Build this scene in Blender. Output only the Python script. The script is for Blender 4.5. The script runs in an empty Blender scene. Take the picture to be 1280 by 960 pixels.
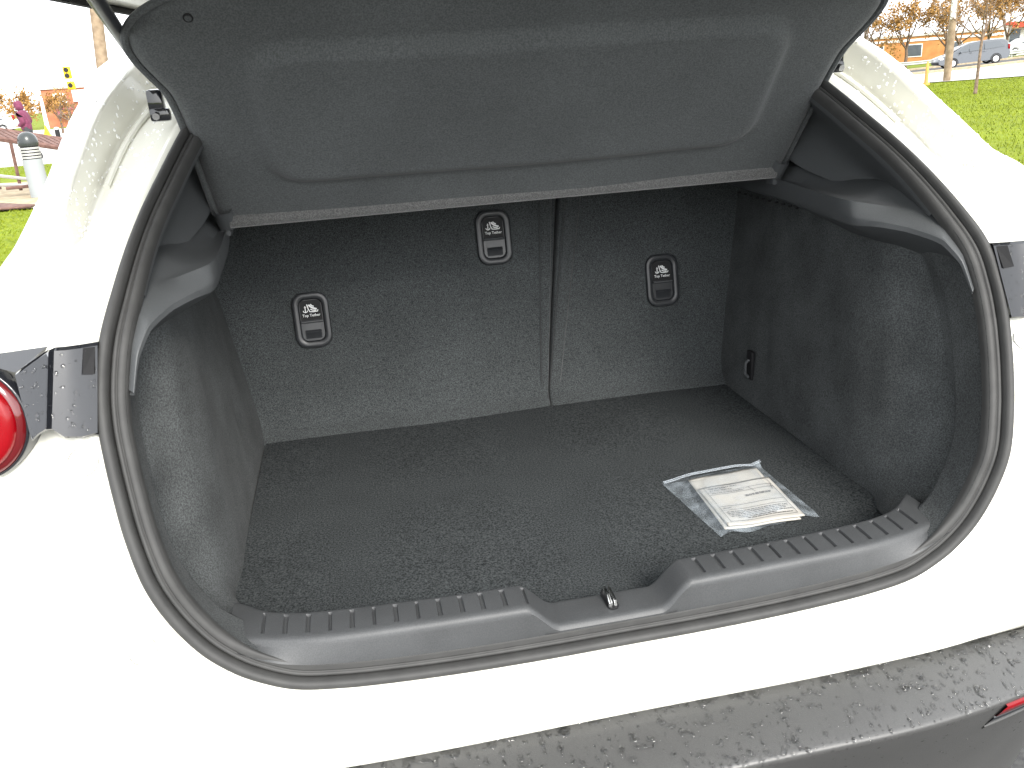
import bpy, bmesh, math, random
import numpy as np
from mathutils import Vector, Matrix
random.seed(7); rng = np.random.default_rng(11)
S = bpy.context.scene
COL = S.collection
rad = math.radians

# ------------------------------------------------------------------ camera
def cam_axes(yaw, pitch, roll):
    cy, sy = math.cos(yaw), math.sin(yaw); cp, sp = math.cos(pitch), math.sin(pitch)
    fwd = Vector((sy*cp, cy*cp, -sp)); right = Vector((cy, -sy, 0)); up = right.cross(fwd)
    return math.cos(roll)*right + math.sin(roll)*up, -math.sin(roll)*right + math.cos(roll)*up, fwd
r_, u_, f_ = cam_axes(rad(9.7556), rad(19.8202), rad(-3.9324))
cd = bpy.data.cameras.new('camera'); cam = bpy.data.objects.new('camera', cd); COL.objects.link(cam)
cam.matrix_world = Matrix(((r_.x, u_.x, -f_.x, -.2642), (r_.y, u_.y, -f_.y, -.8771), (r_.z, u_.z, -f_.z, 1.3443), (0, 0, 0, 1)))
cd.sensor_width = 36; cd.lens = 36*1053.2/1280; cd.clip_start = .02; cd.clip_end = 2000
S.camera = cam

# ------------------------------------------------------------------ sky, sun, exposure
W = bpy.data.worlds.new('World'); S.world = W; W.use_nodes = True
nt = W.node_tree; bg = nt.nodes['Background']
sky = nt.nodes.new('ShaderNodeTexSky'); sky.sky_type = 'NISHITA'; sky.sun_disc = False
sky.sun_elevation = rad(36); sky.sun_rotation = rad(166); sky.air_density = 1.0; sky.dust_density = 3.0
hs = nt.nodes.new('ShaderNodeHueSaturation'); hs.inputs['Saturation'].default_value = .22
cl = nt.nodes.new('ShaderNodeMix'); cl.data_type = 'RGBA'; cl.inputs[0].default_value = .7; cl.inputs['B'].default_value = (6.6, 6.8, 7.0, 1)   # even cloud cover
nt.links.new(sky.outputs[0], hs.inputs['Color']); nt.links.new(hs.outputs[0], cl.inputs['A']); nt.links.new(cl.outputs['Result'], bg.inputs[0]); bg.inputs[1].default_value = .13
sd = bpy.data.lights.new('sun', 'SUN'); sd.energy = 1.2; sd.angle = rad(22); sd.color = (1, .96, .9)
sun = bpy.data.objects.new('sun', sd); COL.objects.link(sun)
# the sun stands behind the camera and to its right, veiled by cloud
_a = rad(166); _e = rad(36); sdir = Vector((math.sin(_a)*math.cos(_e), math.cos(_a)*math.cos(_e), math.sin(_e)))
sun.rotation_euler = sdir.to_track_quat('Z', 'Y').to_euler()
S.view_settings.view_transform = 'Standard'; S.view_settings.look = 'None'; S.view_settings.gamma = 1
S.view_settings.exposure = 2.1
S.cycles.use_denoising = True
S.cycles.max_bounces = 10; S.cycles.diffuse_bounces = 6; S.cycles.transparent_max_bounces = 16

# ------------------------------------------------------------------ materials
def srgb(r, g, b): return tuple(((c/255)/12.92 if c/255 <= .04045 else ((c/255+.055)/1.055)**2.4) for c in (r, g, b)) + (1,)
def mat(name, col, rough=.5, spec=.5, metal=0, coat=0, sheen=0, trans=0, ior=1.45, alpha=1):
    m = bpy.data.materials.new(name); m.use_nodes = True; b = m.node_tree.nodes['Principled BSDF']
    b.inputs['Base Color'].default_value = tuple(col[:3]) + (1,); b.inputs['Roughness'].default_value = rough
    b.inputs['Specular IOR Level'].default_value = spec; b.inputs['Metallic'].default_value = metal
    b.inputs['Coat Weight'].default_value = coat; b.inputs['Coat Roughness'].default_value = .04
    b.inputs['Sheen Weight'].default_value = sheen; b.inputs['Transmission Weight'].default_value = trans
    b.inputs['IOR'].default_value = ior; b.inputs['Alpha'].default_value = alpha
    return m
def noisy(m, scale, c1, c2, bump=0, bscale=None, detail=3, lo=.35, hi=.65, dist=.002, coord='Object', rough=None, big=None):
    n = m.node_tree; b = n.nodes['Principled BSDF']
    tc = n.nodes.new('ShaderNodeTexCoord')
    t = n.nodes.new('ShaderNodeTexNoise'); t.inputs['Scale'].default_value = scale; t.inputs['Detail'].default_value = detail
    n.links.new(tc.outputs[coord], t.inputs['Vector'])
    r = n.nodes.new('ShaderNodeValToRGB'); r.color_ramp.elements[0].position = lo; r.color_ramp.elements[1].position = hi
    r.color_ramp.elements[0].color = tuple(c1[:3])+(1,); r.color_ramp.elements[1].color = tuple(c2[:3])+(1,)
    n.links.new(t.outputs['Fac'], r.inputs[0]); out = r.outputs[0]
    if big:   # broad wear and pile direction
        t3 = n.nodes.new('ShaderNodeTexNoise'); t3.inputs['Scale'].default_value = big[0]; t3.inputs['Detail'].default_value = 5
        n.links.new(tc.outputs[coord], t3.inputs['Vector'])
        mp = n.nodes.new('ShaderNodeMapRange'); mp.inputs[1].default_value = .3; mp.inputs[2].default_value = .7
        mp.inputs[3].default_value = 1-big[1]; mp.inputs[4].default_value = 1+big[1]; n.links.new(t3.outputs['Fac'], mp.inputs[0])
        mx = n.nodes.new('ShaderNodeVectorMath'); mx.operation = 'SCALE'; n.links.new(out, mx.inputs[0]); n.links.new(mp.outputs[0], mx.inputs['Scale']); out = mx.outputs[0]
    n.links.new(out, b.inputs['Base Color'])
    if bump:
        t2 = n.nodes.new('ShaderNodeTexNoise'); t2.inputs['Scale'].default_value = bscale or scale; t2.inputs['Detail'].default_value = 4
        n.links.new(tc.outputs[coord], t2.inputs['Vector'])
        bm = n.nodes.new('ShaderNodeBump'); bm.inputs['Strength'].default_value = bump; bm.inputs['Distance'].default_value = dist
        n.links.new(t2.outputs['Fac'], bm.inputs['Height']); n.links.new(bm.outputs[0], b.inputs['Normal'])
    if rough:
        mr = n.nodes.new('ShaderNodeMapRange'); mr.inputs[3].default_value = rough[0]; mr.inputs[4].default_value = rough[1]
        n.links.new(t.outputs['Fac'], mr.inputs[0]); n.links.new(mr.outputs[0], b.inputs['Roughness'])
    return m
M = {}
M['paint'] = noisy(mat('white_paint', (.76, .75, .67), .25, .5, coat=.5), 3, (.74, .735, .66), (.78, .77, .69))
M['carpet'] = noisy(mat('cargo_carpet', (.05, .05, .05), 1, .05), 400, (.017, .0188, .0195), (.076, .083, .086), .7, 420, lo=.33, hi=.74, big=(9, .07))
M['seat_carpet'] = noisy(mat('seat_carpet', (.05, .05, .05), .95, .15, sheen=.1), 520, (.022, .0245, .0252), (.080, .0875, .0895), .5, 480, big=(7, .1))
M['felt'] = noisy(mat('liner_felt', (.05, .05, .05), 1, .06, sheen=.03), 480, (.038, .041, .0415), (.084, .0895, .091), .4, 560, big=(11, .22))
M['shelf_felt'] = noisy(mat('shelf_felt', (.05, .05, .05), .95, .15, sheen=.15), 460, (.062, .0665, .068), (.1, .107, .109), .25, 500, big=(6, .1))
M['hem'] = noisy(mat('hem_felt', (.12, .12, .12), .95, .15, sheen=.5), 500, (.06, .06, .06), (.125, .125, .123), .5, 500)
M['plastic'] = noisy(mat('grained_plastic', (.08, .08, .08), .5, .4), 900, (.058, .062, .065), (.072, .076, .079), .12, 1500, dist=.0006)
M['sill_plastic'] = noisy(mat('sill_plastic', (.06, .062, .065), .5, .45), 700, (.042, .044, .046), (.056, .058, .06), .15, 1300, dist=.0006, big=(14, .12))
M['rubber'] = noisy(mat('seal_rubber', (.06, .06, .06), .62, .35), 40, (.038, .038, .0375), (.046, .046, .045), .04, 500, dist=.0005)
M['bumper'] = noisy(mat('bumper_plastic', (.06, .06, .06), .36, .6), 700, (.046, .046, .0455), (.060, .060, .0585), .25, 900, dist=.0006, big=(6, .1))
M['gloss_black'] = mat('gloss_black', (.012, .013, .016), .06, .5, coat=.5)
M['bezel'] = mat('bezel_plastic', (.028, .030, .033), .32, .5)
M['latch'] = mat('latch_glint_plastic', (.10, .105, .11), .22, .7)  # paler than the bezel, the bar's highlight put into the colour
M['black'] = mat('matte_black', (.012, .012, .013), .6, .3)
M['metal'] = mat('chrome_steel', (.75, .75, .74), .18, .5, 1)
M['red_lens'] = mat('red_lens', (.20, .001, .004), .22, .4, coat=.15)
M['dark_red'] = mat('dark_red_lens', (.10, .006, .008), .1, .5, coat=.6)
M['strut'] = mat('strut_black', (.018, .02, .026), .38, .4)
M['reflector'] = mat('red_reflector', (.16, .001, .004), .25, .4)
M['grey_lens'] = mat('smoked_lens', (.22, .22, .22), .1, .5, coat=.5)
M['white_print'] = mat('white_print', (.75, .76, .76), .6)
M['paper'] = noisy(mat('paper', (.5, .48, .44), .85, .2), 12, (.42, .405, .37), (.5, .485, .45))
M['ink'] = mat('grey_ink', (.09, .09, .095), .8)
M['water'] = mat('water', (.98, .98, .98), .02, .5, trans=1, ior=1.33)
M['gap'] = mat('groove_shade', (.115, .115, .11), .6)
M['glass'] = mat('dark_glass', (.06, .07, .08), .05, .6)
def water_film():
    m = bpy.data.materials.new('glint_water'); m.use_nodes = True; n = m.node_tree; n.nodes.remove(n.nodes['Principled BSDF'])
    tr = n.nodes.new('ShaderNodeBsdfTransparent'); gl = n.nodes.new('ShaderNodeBsdfGlossy'); gl.inputs['Roughness'].default_value = .03
    fr = n.nodes.new('ShaderNodeFresnel'); fr.inputs[0].default_value = 1.5; mx = n.nodes.new('ShaderNodeMixShader')
    df = n.nodes.new('ShaderNodeBsdfDiffuse'); df.inputs[0].default_value = (.9, .9, .9, 1); m2 = n.nodes.new('ShaderNodeMixShader'); m2.inputs[0].default_value = .35  # white diffuse mixed in for the light a drop gathers
    n.links.new(tr.outputs[0], m2.inputs[1]); n.links.new(df.outputs[0], m2.inputs[2]); tr = m2
    n.links.new(fr.outputs[0], mx.inputs[0]); n.links.new(tr.outputs[0], mx.inputs[1]); n.links.new(gl.outputs[0], mx.inputs[2])
    n.links.new(mx.outputs[0], n.nodes['Material Output'].inputs[0]); return m
M['glint_water'] = water_film()
M['glint_drop'] = mat('drop_white_glint', (.93, .93, .92), .05, .6, coat=.5)  # opaque white stands in for the bright glints of clear drops
def plastic_film():
    m = bpy.data.materials.new('clear_film'); m.use_nodes = True; n = m.node_tree; b = n.nodes['Principled BSDF']
    b.inputs['Base Color'].default_value = (.55, .62, .68, 1); b.inputs['Roughness'].default_value = .12; b.inputs['Specular IOR Level'].default_value = .8
    tc = n.nodes.new('ShaderNodeTexCoord'); t = n.nodes.new('ShaderNodeTexNoise'); t.inputs['Scale'].default_value = 38; t.inputs['Detail'].default_value = 4
    n.links.new(tc.outputs['Object'], t.inputs['Vector'])
    bm = n.nodes.new('ShaderNodeBump'); bm.inputs['Strength'].default_value = .8; bm.inputs['Distance'].default_value = .004
    n.links.new(t.outputs['Fac'], bm.inputs['Height']); n.links.new(bm.outputs[0], b.inputs['Normal'])
    mr = n.nodes.new('ShaderNodeMapRange'); mr.inputs[1].default_value = .4; mr.inputs[2].default_value = .75; mr.inputs[3].default_value = .13; mr.inputs[4].default_value = .4
    n.links.new(t.outputs['Fac'], mr.inputs[0]); n.links.new(mr.outputs[0], b.inputs['Alpha'])
    return m
M['film'] = plastic_film()

# ------------------------------------------------------------------ builders
def tag(o, label=None, cat=None, group=None, kind=None):
    for k, v in (('label', label), ('category', cat), ('group', group), ('kind', kind)):
        if v: o[k] = v
    return o
def empty(name, loc, label, cat, group=None):
    o = bpy.data.objects.new(name, None); COL.objects.link(o); o.location = loc; o.empty_display_size = .1
    o['origin'] = [float(v) for v in loc]
    return tag(o, label, cat, group)
def put(o, parent):
    if parent is not None:
        o.parent = parent
        w = Matrix.Identity(4); p = parent
        if p.type == 'EMPTY': o.matrix_parent_inverse = Matrix.Translation(p.location).inverted() if p.parent is None and tuple(p.rotation_euler) == (0, 0, 0) else Matrix.Identity(4)
    return o
def mesh(name, verts, faces, m, parent=None, smooth=True, angle=None):
    me = bpy.data.meshes.new(name); me.from_pydata([tuple(map(float, v)) for v in verts], [], faces); me.update()
    o = bpy.data.objects.new(name, me); COL.objects.link(o)
    for mm in (m if isinstance(m, (list, tuple)) else [m]): me.materials.append(mm)
    if smooth: me.polygons.foreach_set('use_smooth', [True]*len(me.polygons))
    if angle: me.set_sharp_from_angle(angle=rad(angle))
    return put(o, parent)
def gridfaces(nr, nc, close=False, off=0, flip=False):
    F = []
    for i in range(nr-1):
        for j in range(nc if close else nc-1):
            k = (j+1) % nc; f = (off+i*nc+j, off+i*nc+k, off+(i+1)*nc+k, off+(i+1)*nc+j)
            F.append(f[::-1] if flip else f)
    return F
def grid(name, G, m, parent=None, close=False, flip=False, angle=None):
    G = np.asarray(G, float); return mesh(name, G.reshape(-1, 3), gridfaces(G.shape[0], G.shape[1], close, 0, flip), m, parent, True, angle)
class MB:
    """collects shapes, builds ONE mesh"""
    def __init__(s): s.v = []; s.f = []
    def add(s, v, f): o = len(s.v); s.v += [tuple(map(float, q)) for q in v]; s.f += [tuple(o+i for i in q) for q in f]; return s
    def box(s, c, d, rz=0, bev=0):
        bm = bmesh.new(); bmesh.ops.create_cube(bm, size=1); bmesh.ops.scale(bm, vec=d, verts=bm.verts)
        if bev: bmesh.ops.bevel(bm, geom=bm.edges[:], offset=bev, segments=2, affect='EDGES', profile=.6)
        if rz: bmesh.ops.rotate(bm, cent=(0, 0, 0), matrix=Matrix.Rotation(rz, 3, 'Z'), verts=bm.verts)
        bmesh.ops.translate(bm, vec=c, verts=bm.verts); bm.verts.index_update()
        s.add([v.co for v in bm.verts], [[v.index for v in f.verts] for f in bm.faces]); bm.free(); return s
    def tube(s, pts, radii, n=8, cap=True):
        pts = [Vector(p) for p in pts]
        if not hasattr(radii, '__len__'): radii = [radii]*len(pts)
        base = len(s.v); ref = None; V = []
        for i, p in enumerate(pts):
            t = (pts[min(i+1, len(pts)-1)]-pts[max(i-1, 0)]).normalized()
            if ref is None: ref = t.orthogonal().normalized()
            ref = (ref - t*ref.dot(t)).normalized(); b = t.cross(ref)
            for k in range(n):
                a = 2*math.pi*k/n; V.append(p+(ref*math.cos(a)+b*math.sin(a))*radii[i])
        F = gridfaces(len(pts), n, True)
        if cap: F += [tuple(range(n))[::-1], tuple((len(pts)-1)*n+k for k in range(n))]
        return s.add(V, F)
    def build(s, name, m, parent=None, smooth=True, angle=40): return mesh(name, s.v, s.f, m, parent, smooth, angle)
def hermite(ts, P, t):
    """smooth interpolation of key points P at ts"""
    ts = np.asarray(ts, float); P = np.asarray(P, float); t = np.asarray(t, float)
    d = np.zeros_like(P); h = np.diff(ts)[:, None]; s = np.diff(P, axis=0)/h
    d[1:-1] = (s[:-1]*h[1:]+s[1:]*h[:-1])/(h[:-1]+h[1:]); d[0] = s[0]; d[-1] = s[-1]
    i = np.clip(np.searchsorted(ts, t, 'right')-1, 0, len(ts)-2); hh = (ts[i+1]-ts[i])[:, None]; u = ((t-ts[i])[:, None])/hh
    return (2*u**3-3*u**2+1)*P[i]+(u**3-2*u**2+u)*hh*d[i]+(-2*u**3+3*u**2)*P[i+1]+(u**3-u**2)*hh*d[i+1]
def sm(a, b, t): t = np.clip((np.asarray(t, float)-a)/(b-a), 0, 1); return t*t*(3-2*t)
def lerp(a, b, t): return a+(b-a)*t

# ------------------------------------------------------------------ the hatchback
CAR = empty('hatchback_car', (0, 1.0, 0), 'white hatchback with its tailgate raised and its empty cargo space open', 'car')
OK_ = np.array([(0, -.028, .671), (.1, -.028, .671), (.2, -.028, .673), (.29, -.027, .677), (.35, -.026, .682), (.40, -.024, .690), (.44, -.021, .707), (.47, -.018, .727), (.498, -.014, .755), (.524, -.008, .795), (.543, 0, .84), (.556, .018, .89), (.563, .035, .935), (.568, .052, .975), (.571, .068, 1.01), (.569, .085, 1.05), (.560, .107, 1.098), (.548, .150, 1.141), (.535, .205, 1.184), (.521, .258, 1.221), (.505, .31, 1.255), (.484, .375, 1.297), (.457, .45, 1.343), (.42, .53, 1.388), (.37, .59, 1.42), (.3, .615, 1.435), (.15, .625, 1.443), (0, .628, 1.445)])
SUB = 8; TT = np.linspace(0, 27, 27*SUB+1)
OH = hermite(range(28), OK_, TT)
OH[:, 0] = np.maximum(OH[:, 0], 0)
def mirror_loop(H):                                     # half curve (x>=0) to a closed loop
    L = H[1:-1][::-1].copy(); L[:, 0] *= -1; return np.concatenate([H, L])
zz = [.5, .68, .85, 1.0, 1.1, 1.165, 1.25, 1.4, 1.5]; mm_ = [.15, .15, .28, .42, .85, 1.3, 1.55, 1.7, 1.7]
def frames(H):
    T = np.gradient(H, axis=0); T /= np.linalg.norm(T, axis=1)[:, None]
    m = np.interp(H[:, 2], zz, mm_); D = np.stack([0*m, 1/np.sqrt(1+m*m), -m/np.sqrt(1+m*m)], 1)
    D -= T*(D*T).sum(1)[:, None]; D /= np.linalg.norm(D, axis=1)[:, None]
    N = np.cross(D, T); N[:, 0] = np.where(np.abs(H[:, 0]) < 1e-6, 0, N[:, 0])
    return T, N, D
TH, NH, DH = frames(OH)
if NH[0, 2] < 0: NH = -NH                               # inward
GS = (lerp(.98, 1.0, sm(5.5, 10.5, TT))-.22*sm(15.5, 19, TT))[:, None]; GD = lerp(.3, 1, sm(5.5, 9, TT))[:, None]           # the seal is slimmer along the sill
def off(n, d): return OH + NH*n*(GS if n > 0 else 1) + DH*d*(GD if n > .0285 else 1)
def sweep(prof): return [mirror_loop(off(n, d)) for n, d in prof]
seal = grid('weatherstrip', sweep([(-.001, .016), (-.002, .004), (-.0015, -.003), (.001, -.0065), (.005, -.0075), (.0085, -.0065), (.0105, -.003), (.0112, .004), (.012, .014)]), M['rubber'], CAR, True)
seal2 = grid('inner_seal_lip', sweep([(.0120, .016), (.0128, .004), (.0145, .001), (.0170, .0005), (.0185, .002), (.0190, .0048), (.0200, .003), (.022, .002), (.026, .0030), (.0292, .0065), (.0300, .012), (.0300, .018)]), M['rubber'], CAR, True)

# body shell: rows run outward from the opening
def row(keys): ks = sorted(keys); return hermite(ks, [keys[k] for k in ks], TT)
R0 = off(.008, .014); R1 = off(-.001, .006); R1b = off(-.010, .0)
R2 = row({0: (0, -.052, .645), 3: (.30, -.052, .647), 5: (.425, -.050, .66), 7: (.512, -.043, .70), 10: (.595, -.022, .825), 13: (.625, .042, .955), 14.5: (.63, .095, 1.03), 16: (.602, .135, 1.118), 18: (.575, .225, 1.198), 20: (.55, .315, 1.262), 22: (.51, .458, 1.348), 24: (.42, .62, 1.435), 27: (0, .66, 1.46)})
Ra = row({0: (0, -.058, .625), 3: (.302, -.058, .627), 5: (.44, -.055, .64), 7: (.54, -.047, .675), 10: (.63, -.024, .80), 13: (.655, .042, .945), 14.5: (.655, .10, 1.035), 16: (.632, .14, 1.135), 18: (.605, .235, 1.203), 20: (.595, .325, 1.262), 22: (.56, .468, 1.348), 24: (.46, .63, 1.44), 27: (0, .67, 1.462)})
Rb = row({0: (0, -.061, .61), 3: (.305, -.061, .612), 5: (.455, -.057, .62), 7: (.57, -.049, .65), 10: (.66, -.022, .78), 13: (.68, .045, .94), 14.5: (.68, .11, 1.04), 16: (.645, .145, 1.145), 18: (.615, .235, 1.208), 20: (.603, .318, 1.272), 22: (.575, .468, 1.366), 24: (.50, .66, 1.447), 27: (0, .68, 1.465)})
R3 = row({0: (0, -.060, .590), 3: (.31, -.060, .590), 5: (.47, -.055, .595), 7: (.60, -.047, .61), 10: (.70, -.012, .76), 13: (.705, .05, .93), 14.5: (.70, .12, 1.05), 16: (.665, .15, 1.163), 18: (.66, .24, 1.205), 20: (.647, .33, 1.260), 22: (.630, .50, 1.354), 24: (.60, .72, 1.425), 27: (0, .72, 1.468)})
R4 = row({0: (0, .10, .47), 3: (.32, .105, .47), 5: (.50, .12, .48), 6: (.60, .085, .49), 7: (.70, .035, .50), 10: (.79, .12, .68), 13: (.80, .18, .88), 14.5: (.79, .22, .99), 16: (.765, .27, 1.08), 18: (.73, .4, 1.15), 20: (.705, .5, 1.2), 22: (.685, .62, 1.28), 24: (.67, .85, 1.36), 27: (0, 1.0, 1.475)})
R5 = row({0: (0, .3, .36), 3: (.34, .3, .36), 5: (.54, .32, .38), 7: (.78, .22, .38), 10: (.85, .4, .6), 13: (.87, .5, .85), 16: (.84, .6, .98), 18: (.79, .8, 1.08), 20: (.76, .95, 1.12), 22: (.73, 1.15, 1.22), 24: (.68, 1.3, 1.36), 27: (0, 1.4, 1.47)})
R6 = row({0: (0, 2.6, .3), 3: (.34, 2.6, .3), 5: (.56, 2.6, .3), 7: (.80, 2.6, .35), 10: (.87, 2.6, .6), 13: (.88, 2.6, .85), 16: (.86, 2.6, .95), 18: (.80, 2.6, 1.1), 20: (.76, 2.6, 1.2), 22: (.70, 2.6, 1.3), 24: (.62, 2.6, 1.40), 27: (0, 2.6, 1.45)})
g_ = sm(16.8, 19, TT)[:, None]
R2c = R2+DH*.028*g_; Rac = Ra+DH*.034*g_
fine = [R0, R1, R1b]
def smooth_between(rows, k):                            # Catmull-Rom rows
    out = []
    for a in range(k*(len(rows)-1)+1): out.append(None)
    st = np.stack(rows); ts = np.arange(len(rows)); tq = np.linspace(0, len(rows)-1, k*(len(rows)-1)+1)
    X = hermite(ts, st.reshape(len(rows), -1), tq).reshape(len(tq), -1, 3); return [X[i] for i in range(len(tq))]
inner_rows = smooth_between([R1b, R2c, Rac], 4)
step_rows = [Rac*(1-t)+Rb*t for t in (.12, .5, .88)]
outer_rows = smooth_between([Rb, R3, R4, R5, R6], 5)
BODY_H = [R0, R1]+inner_rows+step_rows+outer_rows
body = grid('body_shell', [mirror_loop(r) for r in BODY_H], M['paint'], CAR, True, flip=True)
# unseen front closure, added so that the cabin stays dark
L6 = mirror_loop(R6); cen = L6.mean(0)
mesh('cabin_light_block', list(L6)+[cen], [(i, (i+1) % len(L6), len(L6)) for i in range(len(L6))], M['black'], CAR, False)
# sealing bead lying in the gutter, each side
for sgn in (-1, 1):
    ks = np.linspace(20.2, 23.2, 40); P = hermite(TT, (R2c*.25+Rac*.75), ks)-hermite(TT, DH, ks)*.003; P[:, 0] *= sgn
    MB().tube(P, [.0045]*40, 8).build('gutter_bead', M['paint'], CAR)

# ---- black lower bumper
def bumper_y(x):
    a = np.abs(x); return .42*np.maximum(a-.27, 0)**2, .9*np.maximum(a-.55, 0)**2
BX = np.linspace(-.86, .86, 173)
prof = [(0, -.030, .578), (0, -.048, .591), (.02, -.054, .5925), (.06, -.060, .592), (.25, -.080, .588), (.5, -.105, .582), (.75, -.130, .575), (.93, -.147, .5695), (.98, -.152, .567), (1, -.154, .5635), (1, -.151, .556), (1, -.126, .505), (1, -.086, .42), (1, -.052, .34), (1, -.03, .25), (1, -.01, .17)]
BG = []
for k, y, z in prof:
    a, b = bumper_y(BX); BG.append(np.stack([BX, y+lerp(b, a+b*.6, k), z+0*BX], 1))
BG = np.array(BG)
bumper = grid('lower_bumper', BG, M['bumper'], CAR)
def bumper_pt(x, k, y, z): a, b = bumper_y(np.array([x])); return Vector((x, y+lerp(b[0], a[0]+b[0]*.6, k), z))
for sgn in (-1, 1):                                     # reflector with its recess
    xs = np.linspace(.472, .66, 20)
    def strip(y0, z0, y1, z1, x0=0):
        return [[(sgn*x, *(bumper_pt(x, 1, y, z))[1:]) for x in xs[x0:]] for y, z in ((y0+.012, z0), (y0, z0-.001), (y1, z1+.001), (y1+.012, z1))]
    rf = grid('reflector', strip(-.1550, .5575, -.1395, .526), M['reflector'], CAR, flip=sgn < 0)
    grid('reflector_recess', strip(-.1370, .524, -.1245, .499), M['gloss_black'], CAR, flip=sgn < 0)
    grid('reflector_rim', strip(-.1240, .498, -.1205, .490), M['bumper'], CAR, flip=sgn < 0)

# ---- tail lamps with gloss black garnish
def lamp(sgn):
    def X(p): return Vector((sgn*abs(p[0]), p[1], p[2]))
    top = [(.5605, .099, 1.0995), (.575, .087, 1.1015), (.589, .081, 1.1025), (.599, .079, 1.1035), (.6025, .071, 1.1035), (.606, .075, 1.1025), (.622, .075, 1.094), (.641, .070, 1.0825)]
    bot = [(.5715, .060, 1.0046), (.585, .050, 1.006), (.601, .046, 1.010), (.611, .046, 1.021), (.614, .040, 1.0235), (.6165, .044, 1.0225), (.625, .045, 1.018), (.632, .043, 1.0125)]
    rows = []
    for k in (-.0, .0, .03, .2, .4, .6, .8, .97, 1., 1.):
        rows.append([X(Vector(a).lerp(Vector(b), k)) for a, b in zip(top, bot)])
    rows[0] = [p+Vector((0, .035, -.004)) for p in rows[0]]; rows[-1] = [p+Vector((0, .035, .004)) for p in rows[-1]]
    for r in rows[2:-2]:
        for i, p in enumerate(r): p.y -= .004
    g = grid('lamp_garnish', rows, M['gloss_black'], CAR, flip=sgn > 0, angle=30)
    # upper facet leaning back over the lamp
    mesh('lamp_facet', [X(p) for p in ((.604, .074, 1.1035), (.641, .068, 1.0835), (.672, .085, 1.09), (.668, .103, 1.0975), (.614, .101, 1.100))], [(0, 1, 2, 3, 4)], M['gloss_black'], g, False)
    # small dark corner cap at the seal
    c = [X(p) for p in ((.563, .087, 1.096), (.573, .079, 1.098), (.576, .066, 1.072), (.566, .072, 1.069))]
    c = [p+Vector((0, .0045, 0)) for p in c]; mesh('corner_cap', c+[p+Vector((0, .02, 0)) for p in c], [(0, 1, 2, 3), (0, 4, 5, 1), (1, 5, 6, 2), (2, 6, 7, 3), (3, 7, 4, 0)], M['black'], g, False)
    # round lamp
    cen = Vector((sgn*.702, .052, 1.036)); ax = Vector((sgn*.12, -1, .12)).normalized(); ex = ax.cross(Vector((0, 0, 1))).normalized(); ez = ex.cross(ax)
    def ring(prof, name, m, parent):
        V = []
        for r, d in prof:
            for k in range(48):
                a = 2*math.pi*k/48; V.append(cen+ex*(r*math.cos(a))+ez*(r*math.sin(a))+ax*d)
        return mesh(name, V, gridfaces(len(prof), 48, True), m, parent)
    L = ring([(.064, -.07), (.064, -.012), (.062, -.006), (.056, -.004)], 'tail_lamp', M['dark_red'], CAR)
    ring([(.056, -.006), (.055, .001), (.050, .004), (.042, .0045), (.036, .003), (.034, -.004)], 'light_ring', M['red_lens'], L)
    ring([(.034, -.004), (.03, .0), (.012, .002), (.0, .002)], 'lamp_centre', M['grey_lens'], L)
    ring([(.0665, -.07), (.0665, -.012), (.064, -.008), (.0635, -.012)], 'lamp_rim', M['gloss_black'], L)
    return g
GARN = {s: lamp(s) for s in (-1, 1)}

# ---- tailgate, struts and hinges
yy = [.655, .60, .52, .40, .25, .05, -.12, -.27, -.38, -.43]; zt = [1.462, 1.468, 1.472, 1.474, 1.478, 1.488, 1.505, 1.54, 1.59, 1.63]; hw = [.44, .50, .53, .56, .60, .63, .63, .61, .56, .48]
us = np.linspace(-1, 1, 41)
def gate(dz, dw, ins=0):
    return [[(u*(w+dw), y, z+dz-.05*(abs(u)**4)*0+.05*(1-u*u)*.6) for u in us] for y, z, w in zip(yy, zt, hw)]
gt = grid('tailgate_outer_skin', gate(.05, .012), M['paint'], CAR, flip=True)
gi = grid('tailgate_inner_panel', gate(.0, 0), mat('inner_paint', (.72, .70, .63), .35, coat=.3), CAR)
rim = []
A, B = np.array(gate(.05, .012)), np.array(gate(0, 0))
def edge(G): return np.concatenate([G[:, 0], G[-1, 1:-1], G[::-1, -1]])
grid('tailgate_edge', [edge(A), edge(A)*.5+edge(B)*.5+np.array([0, 0, -.004]), edge(B)], M['paint'], CAR)
sealp = edge(B)+np.array([0, 0, -.004])
MB().tube(sealp, .005, 8).build('glass_edge_seal', M['black'], CAR)
for sgn in (-1, 1):
    a = Vector((sgn*.552, .54, 1.413)); b = Vector((sgn*.455, -.15, 1.474)); mid = a.lerp(b, .88)
    st = MB().tube([a, a.lerp(b, .3), mid], .0048, 10).tube([a.lerp(b, .03), a.lerp(b, .86)], .0088, 12).build('gas_strut', M['strut'], CAR)
    MB().tube([mid-(b-a)*.02, b], .0055, 10).build('strut_rod', M['strut'], st)
    # ball stud bracket bolted into the gutter
    c = Vector((sgn*.512, .425, 1.350))
    br = MB().box(c+Vector((0, 0, -.004)), (.022, .02, .036), bev=.006).box(c+Vector((sgn*-.004, -.008, -.020)), (.028, .012, .018), bev=.005).build('strut_bracket', M['gloss_black'], CAR)
    MB().tube([c+Vector((0, -.014, -.020)), c+Vector((0, -.022, -.022))], .005, 8).build('ball_stud', M['metal'], br)

# ---- cargo space: floor
FX = np.linspace(-.497, .497, 60); FY = np.linspace(.02, .815, 50)
FG = [[(x, y, .68+.0015*math.sin(9*x+3)*math.sin(7*y)) for x in FX] for y in FY]
grid('cargo_floor', FG, M['carpet'], CAR, flip=False)
MB().box((0, .42, .655), (1.2, .85, .03)).build('floor_tray', M['black'], CAR)

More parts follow.
